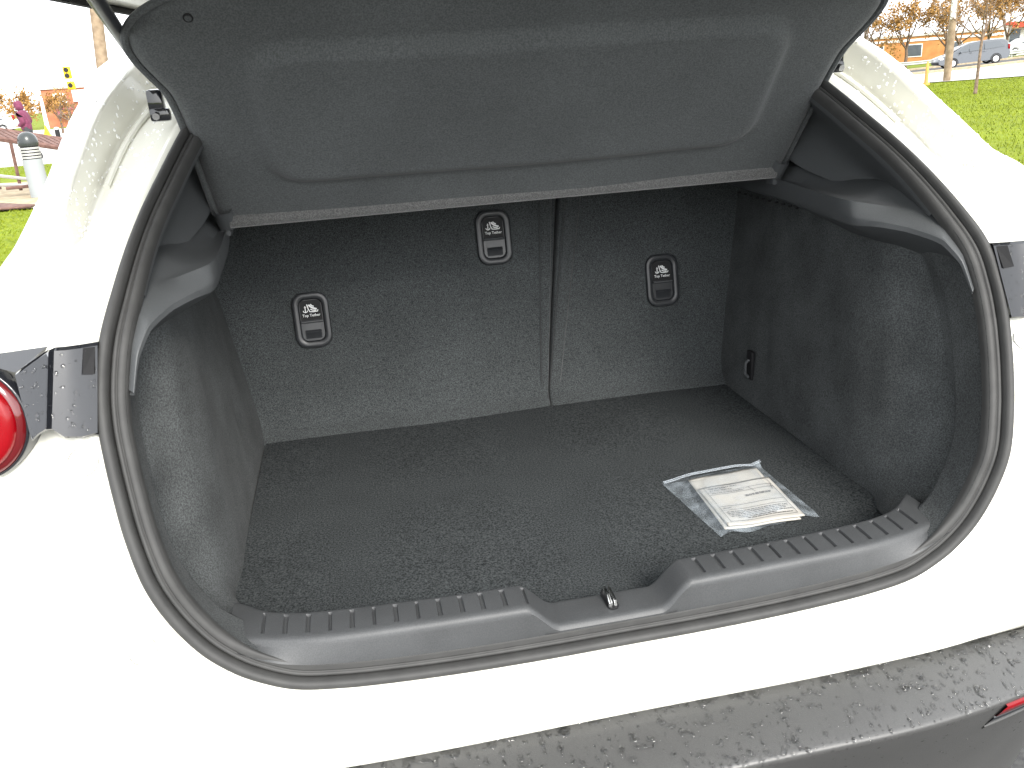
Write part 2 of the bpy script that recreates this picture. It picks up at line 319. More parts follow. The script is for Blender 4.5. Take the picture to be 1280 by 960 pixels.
# ---- seat backs
ca, sa = math.cos(rad(10.4)), math.sin(rad(10.4))
def seatp(x, v, n=0): return Vector((x, .808+v*sa-n*ca, .68+v*ca+n*sa))   # v up the seat, n towards the tailgate
def seat_back(x0f, x1f, name):
    vs = [-.02, .0, .008, .02, .04, .07]+list(np.linspace(.1, .58, 25))+[.60, .61]
    ns = [.05, .032, .02, .0105, .0035, .0]+[0]*25+[-.01, -.04]
    G = []
    for v, n in zip(vs, ns):
        a, b = x0f(v), x1f(v); r = []
        for k, t in enumerate([0, 0, .004, .012]+list(np.linspace(.03, .97, 30))+[.988, .996, 1, 1]):
            dn = [-.05, -.006, -.0015, 0][k] if k < 4 else ([0, -.0015, -.006, -.05][k-34] if k >= 34 else 0)
            r.append(seatp(lerp(a, b, t), v, n+dn+.0012*math.sin(11*t+5*v)))
        G.append(r)
    return grid(name, G, M['seat_carpet'], CAR)
def split(v): return .103+.143*v
sb60 = seat_back(lambda v: -.64, lambda v: split(v)-.001-.006*v, 'seat_back')
tag(sb60, 'wider left seat back with two tether anchors')
sb40 = seat_back(lambda v: split(v)+.001+.006*v, lambda v: .66, 'seat_back')
tag(sb40, 'narrower right seat back with one tether anchor')
def flap(w0, w1, sgn, par):
    G = []
    for v in list(np.linspace(0.004, .60, 40)):
        w = lerp(w0, w1, v/.42); gap = .001+.0135*max(0, v/.42)**1.2; e = split(v)+sgn*gap
        G.append([seatp(e+sgn*t*w, v, n) for t, n in ((0, -.02), (.0, .004), (.06, .008), (.2, .0095), (.6, .0085), (.85, .007), (.96, .004), (1, -.002))])
    return grid('seat_edge_flap', G, M['hemdark'], par, flip=sgn < 0)
M['hemdark'] = noisy(mat('edge_felt', (.08, .08, .08), .95, .15, sheen=.3), 500, (.022, .0245, .025), (.078, .085, .087), .5, 500)
flap(.016, .028, -1, CAR); flap(.024, .036, 1, CAR)

# ---- tether anchor covers
def rrect(w, h, r, n=6):
    P = []
    for cx, cy, a0 in ((w/2-r, h/2-r, 0), (-w/2+r, h/2-r, 90), (-w/2+r, -h/2+r, 180), (w/2-r, -h/2+r, 270)):
        for k in range(n+1): a = rad(a0+90*k/n); P.append((cx+r*math.cos(a), cy+r*math.sin(a)))
    return P
def text_mesh(body, size):
    cu = bpy.data.curves.new('lettering', 'FONT'); cu.body = body; cu.size = size; cu.align_x = 'CENTER'; cu.offset = size*.018; cu.resolution_u = 2
    o = bpy.data.objects.new('tmp_lettering', cu); COL.objects.link(o)
    me = bpy.data.meshes.new_from_object(o.evaluated_get(bpy.context.evaluated_depsgraph_get()))
    V = [v.co.copy() for v in me.vertices]; F = [tuple(p.vertices) for p in me.polygons]
    bpy.data.objects.remove(o); bpy.data.curves.remove(cu); bpy.data.meshes.remove(me); return V, F
TXT = text_mesh('Top Tether', .0076)
def stroke(mb, pts, w, place):
    P = [Vector((a, b, 0)) for a, b in pts]; V = []; 
    for i, p in enumerate(P):
        t = (P[min(i+1, len(P)-1)]-P[max(i-1, 0)]).normalized(); q = Vector((-t.y, t.x, 0))*w/2
        V += [place(p.x+q.x, p.y+q.y), place(p.x-q.x, p.y-q.y)]
    mb.add(V, [(2*i, 2*i+1, 2*i+3, 2*i+2) for i in range(len(P)-1)])
def tether(cx, v, label):
    def pl(n): return lambda a, b: seatp(cx+a, v+b, n)
    rings = [(.074, .114, .024, .0005), (.074, .114, .024, .005), (.071, .111, .0228, .0078), (.066, .106, .021, .009), (.056, .096, .0165, .0088), (.050, .089, .0145, .0075), (.047, .086, .0135, .004), (.045, .084, .0125, .0016)]
    V = []; 
    for w, h, r, n in rings: V += [seatp(cx+a, v+b, n) for a, b in rrect(w, h, r)]
    nc = 28; F = gridfaces(len(rings), nc, True); F.append(tuple((len(rings)-1)*nc+k for k in range(nc)))
    t = tag(mesh('tether_anchor_cover', V, F, M['bezel'], CAR, True, 35), label)
    # label plate, latch bar, finger tab
    def slab(name, prof, w, m):
        G = [[seatp(cx+x, v+b, n) for x in (-w/2, -w/2+.002, w/2-.002, w/2)] for b, n in prof]; return grid(name, G, m, t, angle=30)
    slab('label_plate', [(.041, .0022), (.002, .0030), (-.002, .0028)], .043, M['black'])
    slab('latch_bar', [(.000, .0026), (-.0005, .0055), (-.0022, .0085), (-.0034, .0088), (-.0050, .0060), (-.006, .0024)], .044, M['latch'])
    slab('finger_tab', [(-.0065, .003), (-.020, .0035), (-.0225, .0055), (-.0245, .0062), (-.027, .0045), (-.038, .0022)], .032, M['bezel'])
    mb = MB(); p0 = pl(.0036); p = lambda a, b: p0(a*.82, .018+(b-.018)*.82)
    stroke(mb, [(-.013, .032), (-.013, .017)], .0022, p)                                    # anchor shaft
    stroke(mb, [(-.0185, .021), (-.017, .0175), (-.013, .0158), (-.009, .0175), (-.0075, .021)], .002, p)
    stroke(mb, [(-.0155, .0285), (-.0105, .0285)], .0016, p)
    stroke(mb, [(-.008, .036), (-.0055, .024), (-.0025, .0175), (.006, .0165), (.0165, .0172), (.0175, .021)], .0026, p)   # child seat shell
    stroke(mb, [(-.004, .0345), (.000, .030), (.0045, .0265), (.0095, .0245), (.015, .0225)], .0042, p)
    stroke(mb, [(.0005, .0355), (.0045, .0315), (.0085, .0295)], .003, p)
    stroke(mb, [(-.0005, .0235), (.005, .0205), (.0125, .0195)], .0026, p)
    mb.build('tether_symbol', M['white_print'], t, False, None)
    mesh('lettering', [p0(q.x, q.y+.0075) for q in TXT[0]], TXT[1], M['white_print'], t, False)
tether(-.374, .231, 'tether anchor cover lowest and leftmost on the wide seat back')
tether(.019, .361, 'tether anchor cover high in the middle under the shelf edge')
tether(.382, .233, 'tether anchor cover on the narrow right seat back')

# ---- side liners (carpet) and plastic side trims
IN = off(.0285, .009)
def at_idx(A, k): return hermite(TT, A, np.atleast_1d(k))
for sgn in (-1, 1):
    ks = np.concatenate([np.linspace(6.3, 12, 56), np.linspace(12.1, 16.6, 40)])
    I = at_idx(IN, ks); Nn = at_idx(NH, ks); mc = np.minimum(np.interp(I[:, 2], zz, mm_), .40); Dd = np.stack([0*mc, 1/np.sqrt(1+mc*mc), -mc/np.sqrt(1+mc*mc)], 1)
    Nn[ks > 15] = at_idx(NH, 15.0)
    fz = np.clip((I[:, 2]-.735)/(1.06-.735), 0, 1.25)
    dep = lerp(.060, .072, sm(0, .3, fz))[:, None]
    Aa = I+Dd*dep-Nn*(.004+.004*sm(0, .4, fz))[:, None]
    upf = (1-.8*sm(.42, .68, fz))[:, None]
    A2 = I+Dd*(dep+.006)-Nn*(.008+.004*upf)
    lf = (1-sm(.0, .16, fz)); Aa[:, 2] += .009*lf; A2[:, 2] += .006*lf
    lowk = (1-sm(.0, .22, fz))[:, None]                                                       # near the floor the recess dies away
    Bq = I+Dd*(dep+.03)-Nn*(.009+.038*upf)*(1-.75*lowk)
    rows = [I-Dd*.004, I+Dd*.001, I*.5+Aa*.5-Nn*.001, Aa-Dd*.004, Aa, A2, Bq]
    def wall(y, x0, slope, ztop, bump=0):
        z = lerp(.666, ztop, fz); x = x0+slope*np.maximum(z-.68, 0)
        return np.stack([x+bump, np.full_like(z, y), z], 1)
    w1 = wall(.225, .497, .075, 1.10); w1[:, 1] += .03*fz
    mid = (Bq+w1)/2; mid[:, 0] = mid[:, 0]+.006*sm(.1, .4, fz)
    rows += [mid, w1, wall(.27, .4945, .07, 1.105), wall(.36, .4965, .075, 1.11), wall(.50, .499, .09, 1.12), wall(.66, .499, .12, 1.13), wall(.80, .500, .16, 1.14), wall(.90, .502, .18, 1.14), wall(.96, .505, .19, 1.14)]
    G = []
    X = np.stack(rows); tq = np.concatenate([np.arange(0, 6), np.linspace(6, len(rows)-1, 60)])
    ar = np.concatenate([[0], np.cumsum(np.linalg.norm(np.diff(X[6:], axis=0), axis=2).mean(1))])
    Xf = np.concatenate([X[:6], hermite(ar, X[6:].reshape(len(rows)-6, -1), np.linspace(0, ar[-1], 60)).reshape(60, -1, 3)])
    # soft dimples pressed in the felt
    def dim(yc, zc, ry, rz, a):
        q = ((Xf[..., 1]-yc)/ry)**2+((Xf[..., 2]-zc)/rz)**2; Xf[..., 0] += a*np.exp(-q*1.2)*(Xf[..., 1] > .13)
    dim(.33, .92, .05, .10, -.006); dim(.62, .80, .03, .05, .008); dim(.25, .86, .02, .09, .004)
    Xf[..., 0] *= sgn
    ln = grid('side_liner', Xf, M['felt'], CAR, flip=sgn > 0)
    ln.data.set_sharp_from_angle(angle=rad(60))
    # cargo hook recess
    if sgn > 0:
        c = Vector((.5035, .66, .757))
        hk = MB().box(c, (.008, .022, .062), bev=.003).build('cargo_hook_plate', M['black'], CAR)
        MB().tube([c+Vector((-.004, 0, .012)), c+Vector((-.011, 0, .006)), c+Vector((-.012, 0, -.016)), c+Vector((-.004, 0, -.026))], .003, 8).build('cargo_hook', M['plastic'], hk)
    # plastic ledge trim: stations from the tip by the seal forward to the seat, rows from the upper seam to the underside
    ST = [
     [(.546, .101, 1.043), (.540, .094, 1.041), (.533, .087, 1.039), (.533, .089, 1.035), (.548, .102, 1.033)],
     [(.541, .126, 1.092), (.533, .116, 1.088), (.524, .104, 1.080), (.523, .106, 1.073), (.562, .128, 1.044)],
     [(.533, .156, 1.119), (.524, .146, 1.115), (.513, .128, 1.104), (.511, .132, 1.096), (.574, .160, 1.046)],
     [(.528, .202, 1.142), (.514, .198, 1.134), (.494, .180, 1.116), (.491, .184, 1.107), (.574, .205, 1.047)],
     [(.528, .245, 1.158), (.503, .222, 1.138), (.474, .214, 1.121), (.471, .219, 1.110), (.570, .250, 1.050)],
     [(.529, .280, 1.166), (.456, .262, 1.147), (.453, .250, 1.122), (.456, .256, 1.108), (.562, .288, 1.054)],
     [(.514, .371, 1.162), (.453, .350, 1.150), (.451, .345, 1.128), (.455, .345, 1.114), (.535, .370, 1.070)],
     [(.490, .480, 1.172), (.460, .480, 1.155), (.457, .478, 1.134), (.461, .478, 1.120), (.540, .490, 1.085)],
     [(.495, .620, 1.172), (.474, .620, 1.152), (.472, .618, 1.132), (.478, .618, 1.116), (.552, .630, 1.095)],
     [(.530, .900, 1.170), (.520, .900, 1.150), (.518, .90, 1.130), (.524, .90, 1.110), (.59, .90, 1.09)]]
    ST = np.array(ST); n = len(ST)
    al = np.concatenate([[0], np.cumsum(np.linalg.norm(np.diff(ST[:, 2], axis=0), axis=1))]); aq = np.linspace(0, al[-1], 121); F1 = (.45*hermite(al, ST.reshape(n, -1), aq)+.55*np.stack([np.interp(aq, al, q) for q in ST.reshape(n, -1).T], 1)).reshape(121, 5, 3)
    cols = []
    def L_(a, b, t): return F1[:, a]*(1-t)+F1[:, b]*t
    for a, b, ts in ((0, 1, (0, .3, .6, .93)), (1, 2, (.04, .5, .96)), (2, 3, (.1, .9)), (3, 4, (.05, .3, .6, 1)),):
        for t in ts: cols.append(L_(a, b, t))
    G = np.stack(cols, 1); kd = sm(.12, .22, aq)*(1-sm(.5, .75, aq)); G[:, 2, 2] -= .010*kd; G[:, 3, 2] -= .005*kd; G[:, 1, 2] -= .005*kd
    G[:, 1:-1] = .8*G[:, 1:-1]+.1*(G[:, :-2]+G[:, 2:])
    G = np.concatenate([G[:, :1]+np.array([.022, -.004, .002])*sm(.0, .2, aq)[:, None, None], G], 1)
    G[..., 0] *= sgn
    tr = grid('side_ledge_trim', G, M['plastic'], CAR, flip=sgn < 0, angle=32)
    # small vent slots punched along the under face near the shelf pivot
    mb = MB()
    for i in range(9):
        for j in range(2):
            y = .50+.026*i; t = .40+.22*j; q = (.460+.02*(y-.48))*(1-t)+(.541)*t; z = lerp(1.118, 1.088, t)
            mb.box((sgn*(q-.004), y+.01*j, z-.001), (.004, .007, .003), bev=.0008)
    mb.build('vent_slots', M['black'], tr)
    # upper pillar trim between the seal and the cabin
    ku = np.linspace(17.2, 25, 50); Iu = at_idx(off(.0285, .010), ku); far = hermite([17.2, 19, 21, 23, 25], [(.505, .36, 1.150), (.475, .50, 1.19), (.45, .66, 1.30), (.40, .80, 1.38), (.30, .85, 1.42)], ku)
    mid = (Iu+far)/2+np.array([.022, .012, .0])*(1-sm(21, 25, ku))[:, None]
    lipc = Iu+at_idx(DH, ku)*.012-at_idx(NH, ku)*-.002
    rows = [Iu, lipc]+[hermite([0, 1, 2], np.stack([lipc, mid, far]).reshape(3, -1), [t]).reshape(-1, 3) for t in np.linspace(.1, 2, 16)]
    G = np.stack(rows); G[..., 0] *= sgn
    grid('pillar_trim', G, M['plastic'], CAR, flip=sgn > 0)
    # shelf pivot bracket
    c = Vector((sgn*.462, .515, 1.158)); pv = MB().box(c, (.016, .03, .030), bev=.004).build('pivot_bracket', M['plastic'], CAR)
    MB().tube([c+Vector((-sgn*.004, .0, .0)), c+Vector((-sgn*.026, .0, .0))], .005, 10).build('pivot_pin', M['metal'], pv)

# ---- ribbed sill
xs = np.arange(-.474, .47401, .0016)
def e_in(x): return np.interp(np.abs(x), [0, .1, .2, .3, .36, .40, .437, .455, .474], [.030, .031, .034, .041, .046, .053, .067, .083, .106])
def e_out(x): return np.interp(np.abs(x), [0, .1, .2, .3, .36, .40, .44, .474], [-.021, -.020, -.017, -.013, -.009, -.002, .008, .021])
def smooth1(f, x, w=.02): return sum(f(x+d) for d in np.linspace(-w, w, 9))/9
yi, yo = smooth1(e_in, xs), smooth1(e_out, xs)
dip = .033*sm(0, 1, (.108-np.abs(xs+.012))/.044)
gx = np.abs(xs)-.115; gr = np.abs((gx/.0265)-np.round(gx/.0265))*.0265; groove = (gr < .0021)*((gx > -.004)&(np.abs(xs) < .458))*.0032
# slight slant of the grooves is left out: they run straight forward
def orow(a, b):                                          # the lower edge meets the seal all along
    k = np.interp(xs, OH[:8*8+1, 0], np.arange(8*8+1)) if False else None
rows = []
zt_ = .742-dip
ko = np.interp(np.abs(xs), OH[:11*SUB, 0], TT[:11*SUB]); lowp = at_idx(off(.0295, .004), ko); 
low = np.stack([xs, lowp[:, 1], lowp[:, 2]], 1)
face0 = np.stack([xs, yo-.004, np.minimum(zt_-.006, 1)], 1)
def R_(y, z): return np.stack([xs, y, z], 1)
rows = [low+[0, .012, -.01], low, low*.6+face0*.4+[0, -.001, 0], low*.15+face0*.85, face0, R_(yo-.0015, zt_-.002), R_(yo+.002, zt_)]
rows += [R_(lerp(yo, yi, t), zt_+(-groove if .19 < t < .87 else 0)+.0008*math.sin(math.pi*t)) for t in (.12, .18, .2, .3, .5, .7, .86, .88, .93)]
rows += [R_(yi-.002, zt_-.0005), R_(yi+.001, zt_-.003), R_(yi+.004, zt_-.012), R_(yi+.006, np.full_like(xs, .672))]
sill = grid('ribbed_sill_trim', rows, M['sill_plastic'], CAR, flip=False)
sill.data.set_sharp_from_angle(angle=rad(38))
# end caps
for e in (0, -1):
    mesh('sill_end', [r[e] for r in rows], [tuple(range(len(rows)))], M['sill_plastic'], sill, False)
# latch striker in its slot
sl = MB(); P = rrect(.015, .044, .0074, 6); V = [Vector((-.004+a, .012+b, .7115-.0)) for a, b in P]
sl.add(V+[v+Vector((0, 0, -.02)) for v in V], [tuple(range(28))]+[(i, (i+1) % 28, 28+(i+1) % 28, 28+i) for i in range(28)])
slot = sl.build('striker_slot', M['black'], CAR, False)
MB().tube([(-.0075, -.004, .706), (-.0075, -.004, .716), (-.0075, .004, .722), (-.0075, .022, .722), (-.0075, .029, .716), (-.0075, .029, .705)], .0028, 10).tube([(-.0005, -.004, .706), (-.0005, -.002, .717), (-.0005, .024, .719), (-.0005, .028, .705)], .0022, 10).build('latch_striker', M['metal'], slot)

# ---- round tow and sensor caps set in the white bumper skin
bpy.context.view_layer.update()
from mathutils.bvhtree import BVHTree
bvh = BVHTree.FromPolygons([v.co for v in body.data.vertices], [tuple(p.vertices) for p in body.data.polygons])
for x, z, r in ((-.592, .977, .0155), (.592, .977, .0155), (-.553, .775, .014)):
    hit, nrm, _, _ = bvh.ray_cast(Vector((x, -.5, z)), Vector((0, 1, 0)))
    if hit is None: continue
    if nrm.y > 0: nrm = -nrm
    ex = nrm.orthogonal().normalized(); ey = nrm.cross(ex); V = []
    for rr, d in ((r+.0009, -.004), (r+.0008, .0002), (r, -.0006), (r-.0006, .0009), (0, .0012)):
        V += [hit+nrm*d+ex*rr*math.cos(2*math.pi*k/40)+ey*rr*math.sin(2*math.pi*k/40) for k in range(40)]
    cp = mesh('sensor_cap', V, gridfaces(5, 40, True), M['paint'], CAR)
    V = [hit+nrm*d+ex*rr*math.cos(2*math.pi*k/40)+ey*rr*math.sin(2*math.pi*k/40) for rr, d in ((r+.0003, .0002), (r+.0008, .0007), (r+.0013, .0002)) for k in range(40)]
    mesh('cap_groove_shade', V, gridfaces(3, 40, True), M['gap'], cp)  # raised grey ring: the groove's shade is put into its colour

# ---- rain drops: far too many to count, one mesh per wet surface
def drops(name, place, n, rmin, rmax, m, parent, p=2.2, hgt=.45, blob=0):
    mb = MB()
    for i in range(n):
        q = place()
        if q is None: continue
        pt, nr = q; nr = nr.normalized(); ex = nr.orthogonal().normalized(); a0 = random.random()*6.28
        ex = (ex*math.cos(a0)+nr.cross(ex)*math.sin(a0)); ey = nr.cross(ex)
        r = rmin+(rmax-rmin)*random.random()**p; el = 1+random.random()*.5; big = r > rmin+(rmax-rmin)*.55
        ph = [random.random()*6.28 for _ in range(3)]; am = (.2 if big else .1)
        K = 10 if big else 7; V = []
        for ri, hh in ((1.0, -.03), (.86, .55), (.5, .92)):
            for k in range(K):
                a = 2*math.pi*k/K; w = 1+am*(math.sin(2*a+ph[0])+.6*math.sin(3*a+ph[1]))
                V.append(pt+(ex*math.cos(a)*el+ey*math.sin(a)/el**.5)*(r*ri*w)+nr*(r*hgt*hh))
        V.append(pt+nr*r*hgt)
        F = gridfaces(3, K, True)+[(2*K+k, 2*K+(k+1) % K, 3*K) for k in range(K)]
        mb.add(V, F)
    return tag(mb.build(name, m, parent, True, None), kind='stuff')
def on_bumper(lo, hi, bias=None):
    def f():
        x = random.uniform(-.45, .66); i = random.uniform(lo, hi)
        a = int(i); t = i-a; j = (x+.86)/1.72*172; b = int(j)
        p0, p1, p2 = Vector(BG[a, b]).lerp(Vector(BG[a+1, b]), t), Vector(BG[a, b+1]).lerp(Vector(BG[a+1, b+1]), t), Vector(BG[a+1, b])
        nr = (p1-p0).cross(Vector(BG[a+1, b])-Vector(BG[a, b])); nr = -nr if nr.dot(Vector((0, -1, 1))) < 0 else nr
        return p0, nr
    return f
drops('rain_drops_on_ledge', on_bumper(1.3, 7.9), 1700, .0009, .0052, M['water'], bumper, 2.4, .42)
drops('rain_pools_on_ledge', on_bumper(1.3, 3.6), 110, .003, .0105, M['water'], bumper, 1.6, .22)
drops('rain_drops_on_face', on_bumper(8.6, 12.5), 420, .0006, .002, M['water'], bumper, 2.5, .4)
def on_gutter(side):
    Rw = [np.asarray(r) for r in (R1b, R2c, Rac, Rb, R3)]
    def f():
        k = random.uniform(17.3, 23.5); i = random.uniform(.7, 3.98); a = int(i); t = i-a; j = int(k*SUB)
        P = [Vector(Rw[a][j]), Vector(Rw[a][j+1]), Vector(Rw[a+1][j]), Vector(Rw[a+1][j+1])]
        p = P[0].lerp(P[1], k*SUB-j).lerp(P[2].lerp(P[3], k*SUB-j), t); nr = (P[1]-P[0]).cross(P[2]-P[0]); nr = nr if nr.dot(Vector((0, -1, 1))) > 0 else -nr
        if a != 2: 
            hit = bvh.find_nearest(p); p = hit[0]
        p.x *= side; nr.x *= side; return p, nr
    return f
for sgn in (-1, 1):
    drops('rain_drops_in_gutter', on_gutter(sgn), 520, .0008, .0028, M['glint_drop'], body, 1.8, .6)
    me = GARN[sgn].data; gb = BVHTree.FromPolygons([v.co for v in me.vertices], [tuple(p.vertices) for p in me.polygons])
    def on_garn():
        h = gb.ray_cast(Vector((sgn*random.uniform(.56, .645), -.4, random.uniform(1.0, 1.105))), Vector((0, 1, 0)))
        return None if h[0] is None else (h[0], h[1] if h[1].y < 0 else -h[1])
    drops('rain_drops_on_garnish', on_garn, 130, .0006, .0022, M['water'], GARN[sgn], 2.2, .5)

# ------------------------------------------------------------------ parcel shelf, swung up on its pivots
SH = empty('parcel_shelf', (0, .49, 1.17), 'dark felt covered parcel shelf tilted up above the cargo space', 'parcel shelf')
tcos, tsin = math.cos(rad(50)), math.sin(rad(50))
def shp(x, s, n=0): return Vector((x, .49-s*tcos-n*tsin, 1.17+s*tsin-n*tcos))               # n out of the visible underside
ss = [0, .08, .15, .205, .235, .262, .285, .305, .325, .345, .362, .378, .395, .41, .42]; hw_ = [.472, .474, .476, .479, .484, .497, .507, .511, .507, .490, .462, .42, .345, .22, .10]
s_f = np.concatenate([np.linspace(0, .3, 60), np.linspace(.303, .42, 34)]); w_f = hermite(ss, np.array(hw_)[:, None], s_f)[:, 0]
def pad(x, s):
    dx = abs(x)-.335; cx, hs = .29, (.305-.070)/2; qx = max(abs(x)-.322, 0); qs = max(abs(s-.188)-(hs-.055), 0)
    d = math.hypot(qx, qs)-.055; return .015*float(sm(.008, -.018, d))
uu = np.concatenate([[-1, -.995, -.985, -.97], np.linspace(-.95, .95, 110), [.97, .985, .995, 1]])
G = []
for s, w in zip(s_f, w_f):
    G.append([shp(u*w, s, pad(u*w, s)+.004-.020*max(0, (abs(u)-.955)/.045)**2-.012*float(sm(.33, .42, s))-.006*float(sm(.25, 1, abs(u))) + .0012*math.sin(7*u+11*s)) for u in uu])
under = grid('felt_underside', G, M['shelf_felt'], SH, flip=True)
grid('upper_board', [[shp(u*w*.995, s, -.022-.012*float(sm(.33, .42, s))) for u in np.linspace(-1, 1, 30)] for s, w in zip(s_f[::3], w_f[::3])], M['shelf_felt'], SH)
MB().tube([shp(x, -.004+.0, .0) for x in np.linspace(-.452, .452, 60)], .0105, 12).build('front_hem', M['hem'], SH)
for sgn in (-1, 1):
    pts = [shp(sgn*w, s, -.014) for s, w in zip(s_f, w_f)]
    MB().tube(pts, .005, 8).build('side_piping', M['shelf_felt'], SH)
    c = shp(sgn*.459, .006, .002); tab = MB(); 
    G = [[shp(sgn*(.447+a), b, n) for a, n in ((-.004, -.004), (0, .007), (.010, .009), (.02, .007), (.026, -.006))] for b in (-.014, -.012, .0, .012, .018, .022)]
    grid('corner_clip', G, M['plastic'], SH, flip=sgn > 0)
    # clip where the lifting cord leaves the felt
    c = shp(sgn*.430, .347, .004); mb = MB(); V = []
    for rr, n in ((.0065, .0), (.006, .003), (.0045, .0035), (.004, .001), (0, .001)):
        V += [shp(sgn*.428+rr*math.cos(2*math.pi*k/16), .347+rr*math.sin(2*math.pi*k/16), n-.006) for k in range(16)]
    mesh('cord_eyelet', V, gridfaces(5, 16, True), M['black'], SH)

# ------------------------------------------------------------------ papers in a zip bag
bagc = np.array([(.192, .350), (.375, .364), (.382, .175), (.213, .155)]); papc = np.array([(.2355, .339), (.3625, .345), (.349, .167), (.226, .170)])
def bil(q, u, v): return (q[0]*(1-u)+q[1]*u)*(1-v)+(q[3]*(1-u)+q[2]*u)*v
PAP = empty('paper_form', (.293, .255, .682), 'folded cream paper form with grey print lying inside the clear zip bag', 'paper')
def papz(u, v): return .687+.0022*math.sin(3*v+1)*math.sin(2.2*u+.4)+.0008*math.sin(9*u+2*v)
for k, (dx, dy, dz) in enumerate(((0, 0, 0), (.007, -.004, .0035))):
    G = [[(*(bil(papc, u, v)*(1-.0)+[dx*(v if k else 0), dy*(1-v)*6 if k else 0]), papz(u, v)+dz) for u in np.linspace(0, 1, 22)] for v in (np.linspace(0, 1, 26) if k == 0 else np.linspace(.14, .985, 26))]
    sh = grid('paper_sheet', G, M['paper'], PAP, flip=True); so = sh.modifiers.new('thick', 'SOLIDIFY'); so.thickness = .0012; so.offset = -1
pr = MB()
def pline(u0, v0, u1, v1, w=.0008):
    n = 8; V = []
    for i in range(n+1):
        u, v = lerp(u0, u1, i/n), lerp(v0, v1, i/n); a = bil(papc, u, v); b = Vector((u1-u0, v1-v0)).normalized(); q = np.array([b.y, b.x])
        for sg in (-1, 1):
            p = a+np.array([.0, w/2*sg]) if abs(u1-u0) > abs(v1-v0) else a+np.array([w/2*sg, 0]); V.append((p[0]+.007*v, p[1]-.024*(1-v), papz(u, v)+.0052))
    pr.add(V, [(2*i, 2*i+2, 2*i+3, 2*i+1) for i in range(n)])
for v in (.18, .30, .36, .62, .70, .93): pline(.06, v, .94, v, .0009)
pline(.06, .18, .06, .93); pline(.94, .18, .94, .93); pline(.62, .30, .66, .42, .001); pline(.93, .30, .90, .42, .001)
for v, a, b in ((.215, .1, .5), (.235, .12, .36), (.27, .1, .42), (.33, .1, .55), (.455, .5, .86), (.475, .5, .84), (.66, .1, .2), (.74, .1, .92), (.77, .1, .9), (.80, .1, .86), (.83, .12, .92), (.86, .2, .7), (.89, .3, .9)):
    u = a
    while u < b:
        l = random.uniform(.015, .06); pline(u, v, min(u+l, b), v, .0021); u += l+random.uniform(.006, .014)
pr.build('print', M['ink'], PAP, False, None)
BAG = empty('zip_bag', (.29, .26, .681), 'clear plastic zip bag lying on the cargo floor near the right wall', 'bag')
G = []
for v in np.linspace(0, 1, 40):
    r = []
    for u in np.linspace(0, 1, 40):
        p = bil(bagc, u, v); e = min(u, 1-u, v, 1-v); z = .6835+.0125*float(sm(0, .22, e))+.0022*math.sin(14*u+5*v)*math.sin(9*v+2*u)*float(sm(0, .1, e))+.003*float(sm(.93, 1, v))*math.sin(17*u)+.008*float(sm(.92, 1, u))*float(sm(.12, 0, v))
        p = p+np.array([.0, .004*math.sin(11*u)])*float(sm(.9, 1, v)); r.append((p[0], p[1], z))
    G.append(r)
grid('bag_film', G, M['film'], BAG, flip=True)
for v in (.035, .06):
    MB().tube([(*bil(bagc, u, v), .6885+.006*float(sm(0, .3, min(u, 1-u)))+.006*float(sm(.9, 1, u))) for u in np.linspace(.0, 1, 24)], .0011, 6).build('zip_strip', mat('zip_plastic', (.5, .55, .6), .25, .5, alpha=.28), BAG)
#BACKGROUND
# ------------------------------------------------------------------ ground
def hgt(x, y):
    r = np.hypot(x, y); p = .77*np.asarray(x)-.64*np.asarray(y)
    return sm(34, 50, r)*np.clip(.31+.05*p, 0, .8)*sm(4, 16, x)
def gp(x, y, dz=0): return Vector((x, y, float(hgt(x, y))+dz))
M['grass'] = noisy(mat('grass', (.09, .13, .005), .9, .2), 3.2, (.1, .135, .0035), (.135, .165, .005), .6, 14, dist=.05, big=(.35, .2))
M['blade'] = noisy(mat('grass_blade', (.1, .14, .005), .7, .3), 5, (.12, .16, .004), (.165, .195, .005))
M['asphalt'] = noisy(mat('asphalt', (.05, .05, .05), .85, .3), 60, (.04, .04, .042), (.075, .075, .073), .4, 160, big=(.5, .2))
M['concrete'] = noisy(mat('concrete', (.4, .39, .36), .85, .3), 8, (.34, .33, .30), (.44, .43, .40), .2, 40)
M['sand'] = noisy(mat('sand', (.3, .24, .16), .95, .2), 6, (.25, .20, .13), (.36, .30, .21), .4, 30)
M['wood_brown'] = noisy(mat('brown_wood', (.12, .06, .05), .8, .3), 14, (.09, .05, .042), (.15, .085, .07), .3, 40)
M['bark'] = noisy(mat('bark', (.16, .11, .08), .95, .2), 12, (.11, .08, .06), (.21, .15, .11), .6, 30, dist=.01)
M['pole_wood'] = noisy(mat('pole_wood', (.2, .15, .1), .9, .2), 5, (.17, .125, .085), (.25, .19, .13), .4, 20)
M['brick_orange'] = noisy(mat('orange_brick', (.36, .15, .06), .9, .2), 1.2, (.34, .15, .055), (.42, .2, .075), .2, 9)
M['brick_red'] = noisy(mat('red_brick', (.33, .12, .07), .9, .2), 1.2, (.31, .11, .065), (.36, .15, .085), .2, 9)
M['white_wall'] = mat('white_wall', (.7, .69, .66), .7)
M['awning'] = mat('maroon_awning', (.3, .06, .09), .7)
M['red_paint'] = mat('red_roof', (.45, .06, .03), .5)
M['yellow'] = mat('signal_yellow', (.75, .50, .0), .5)
M['galv'] = mat('galvanised_steel', (.42, .42, .41), .45, .5, .6)
M['van_paint'] = mat('blue_grey_paint', (.07, .078, .09), .3, .5, .2, coat=.5)
M['tyre'] = mat('tyre_rubber', (.02, .02, .02), .8)
M['alloy'] = mat('alloy', (.6, .6, .6), .35, .5, .4)
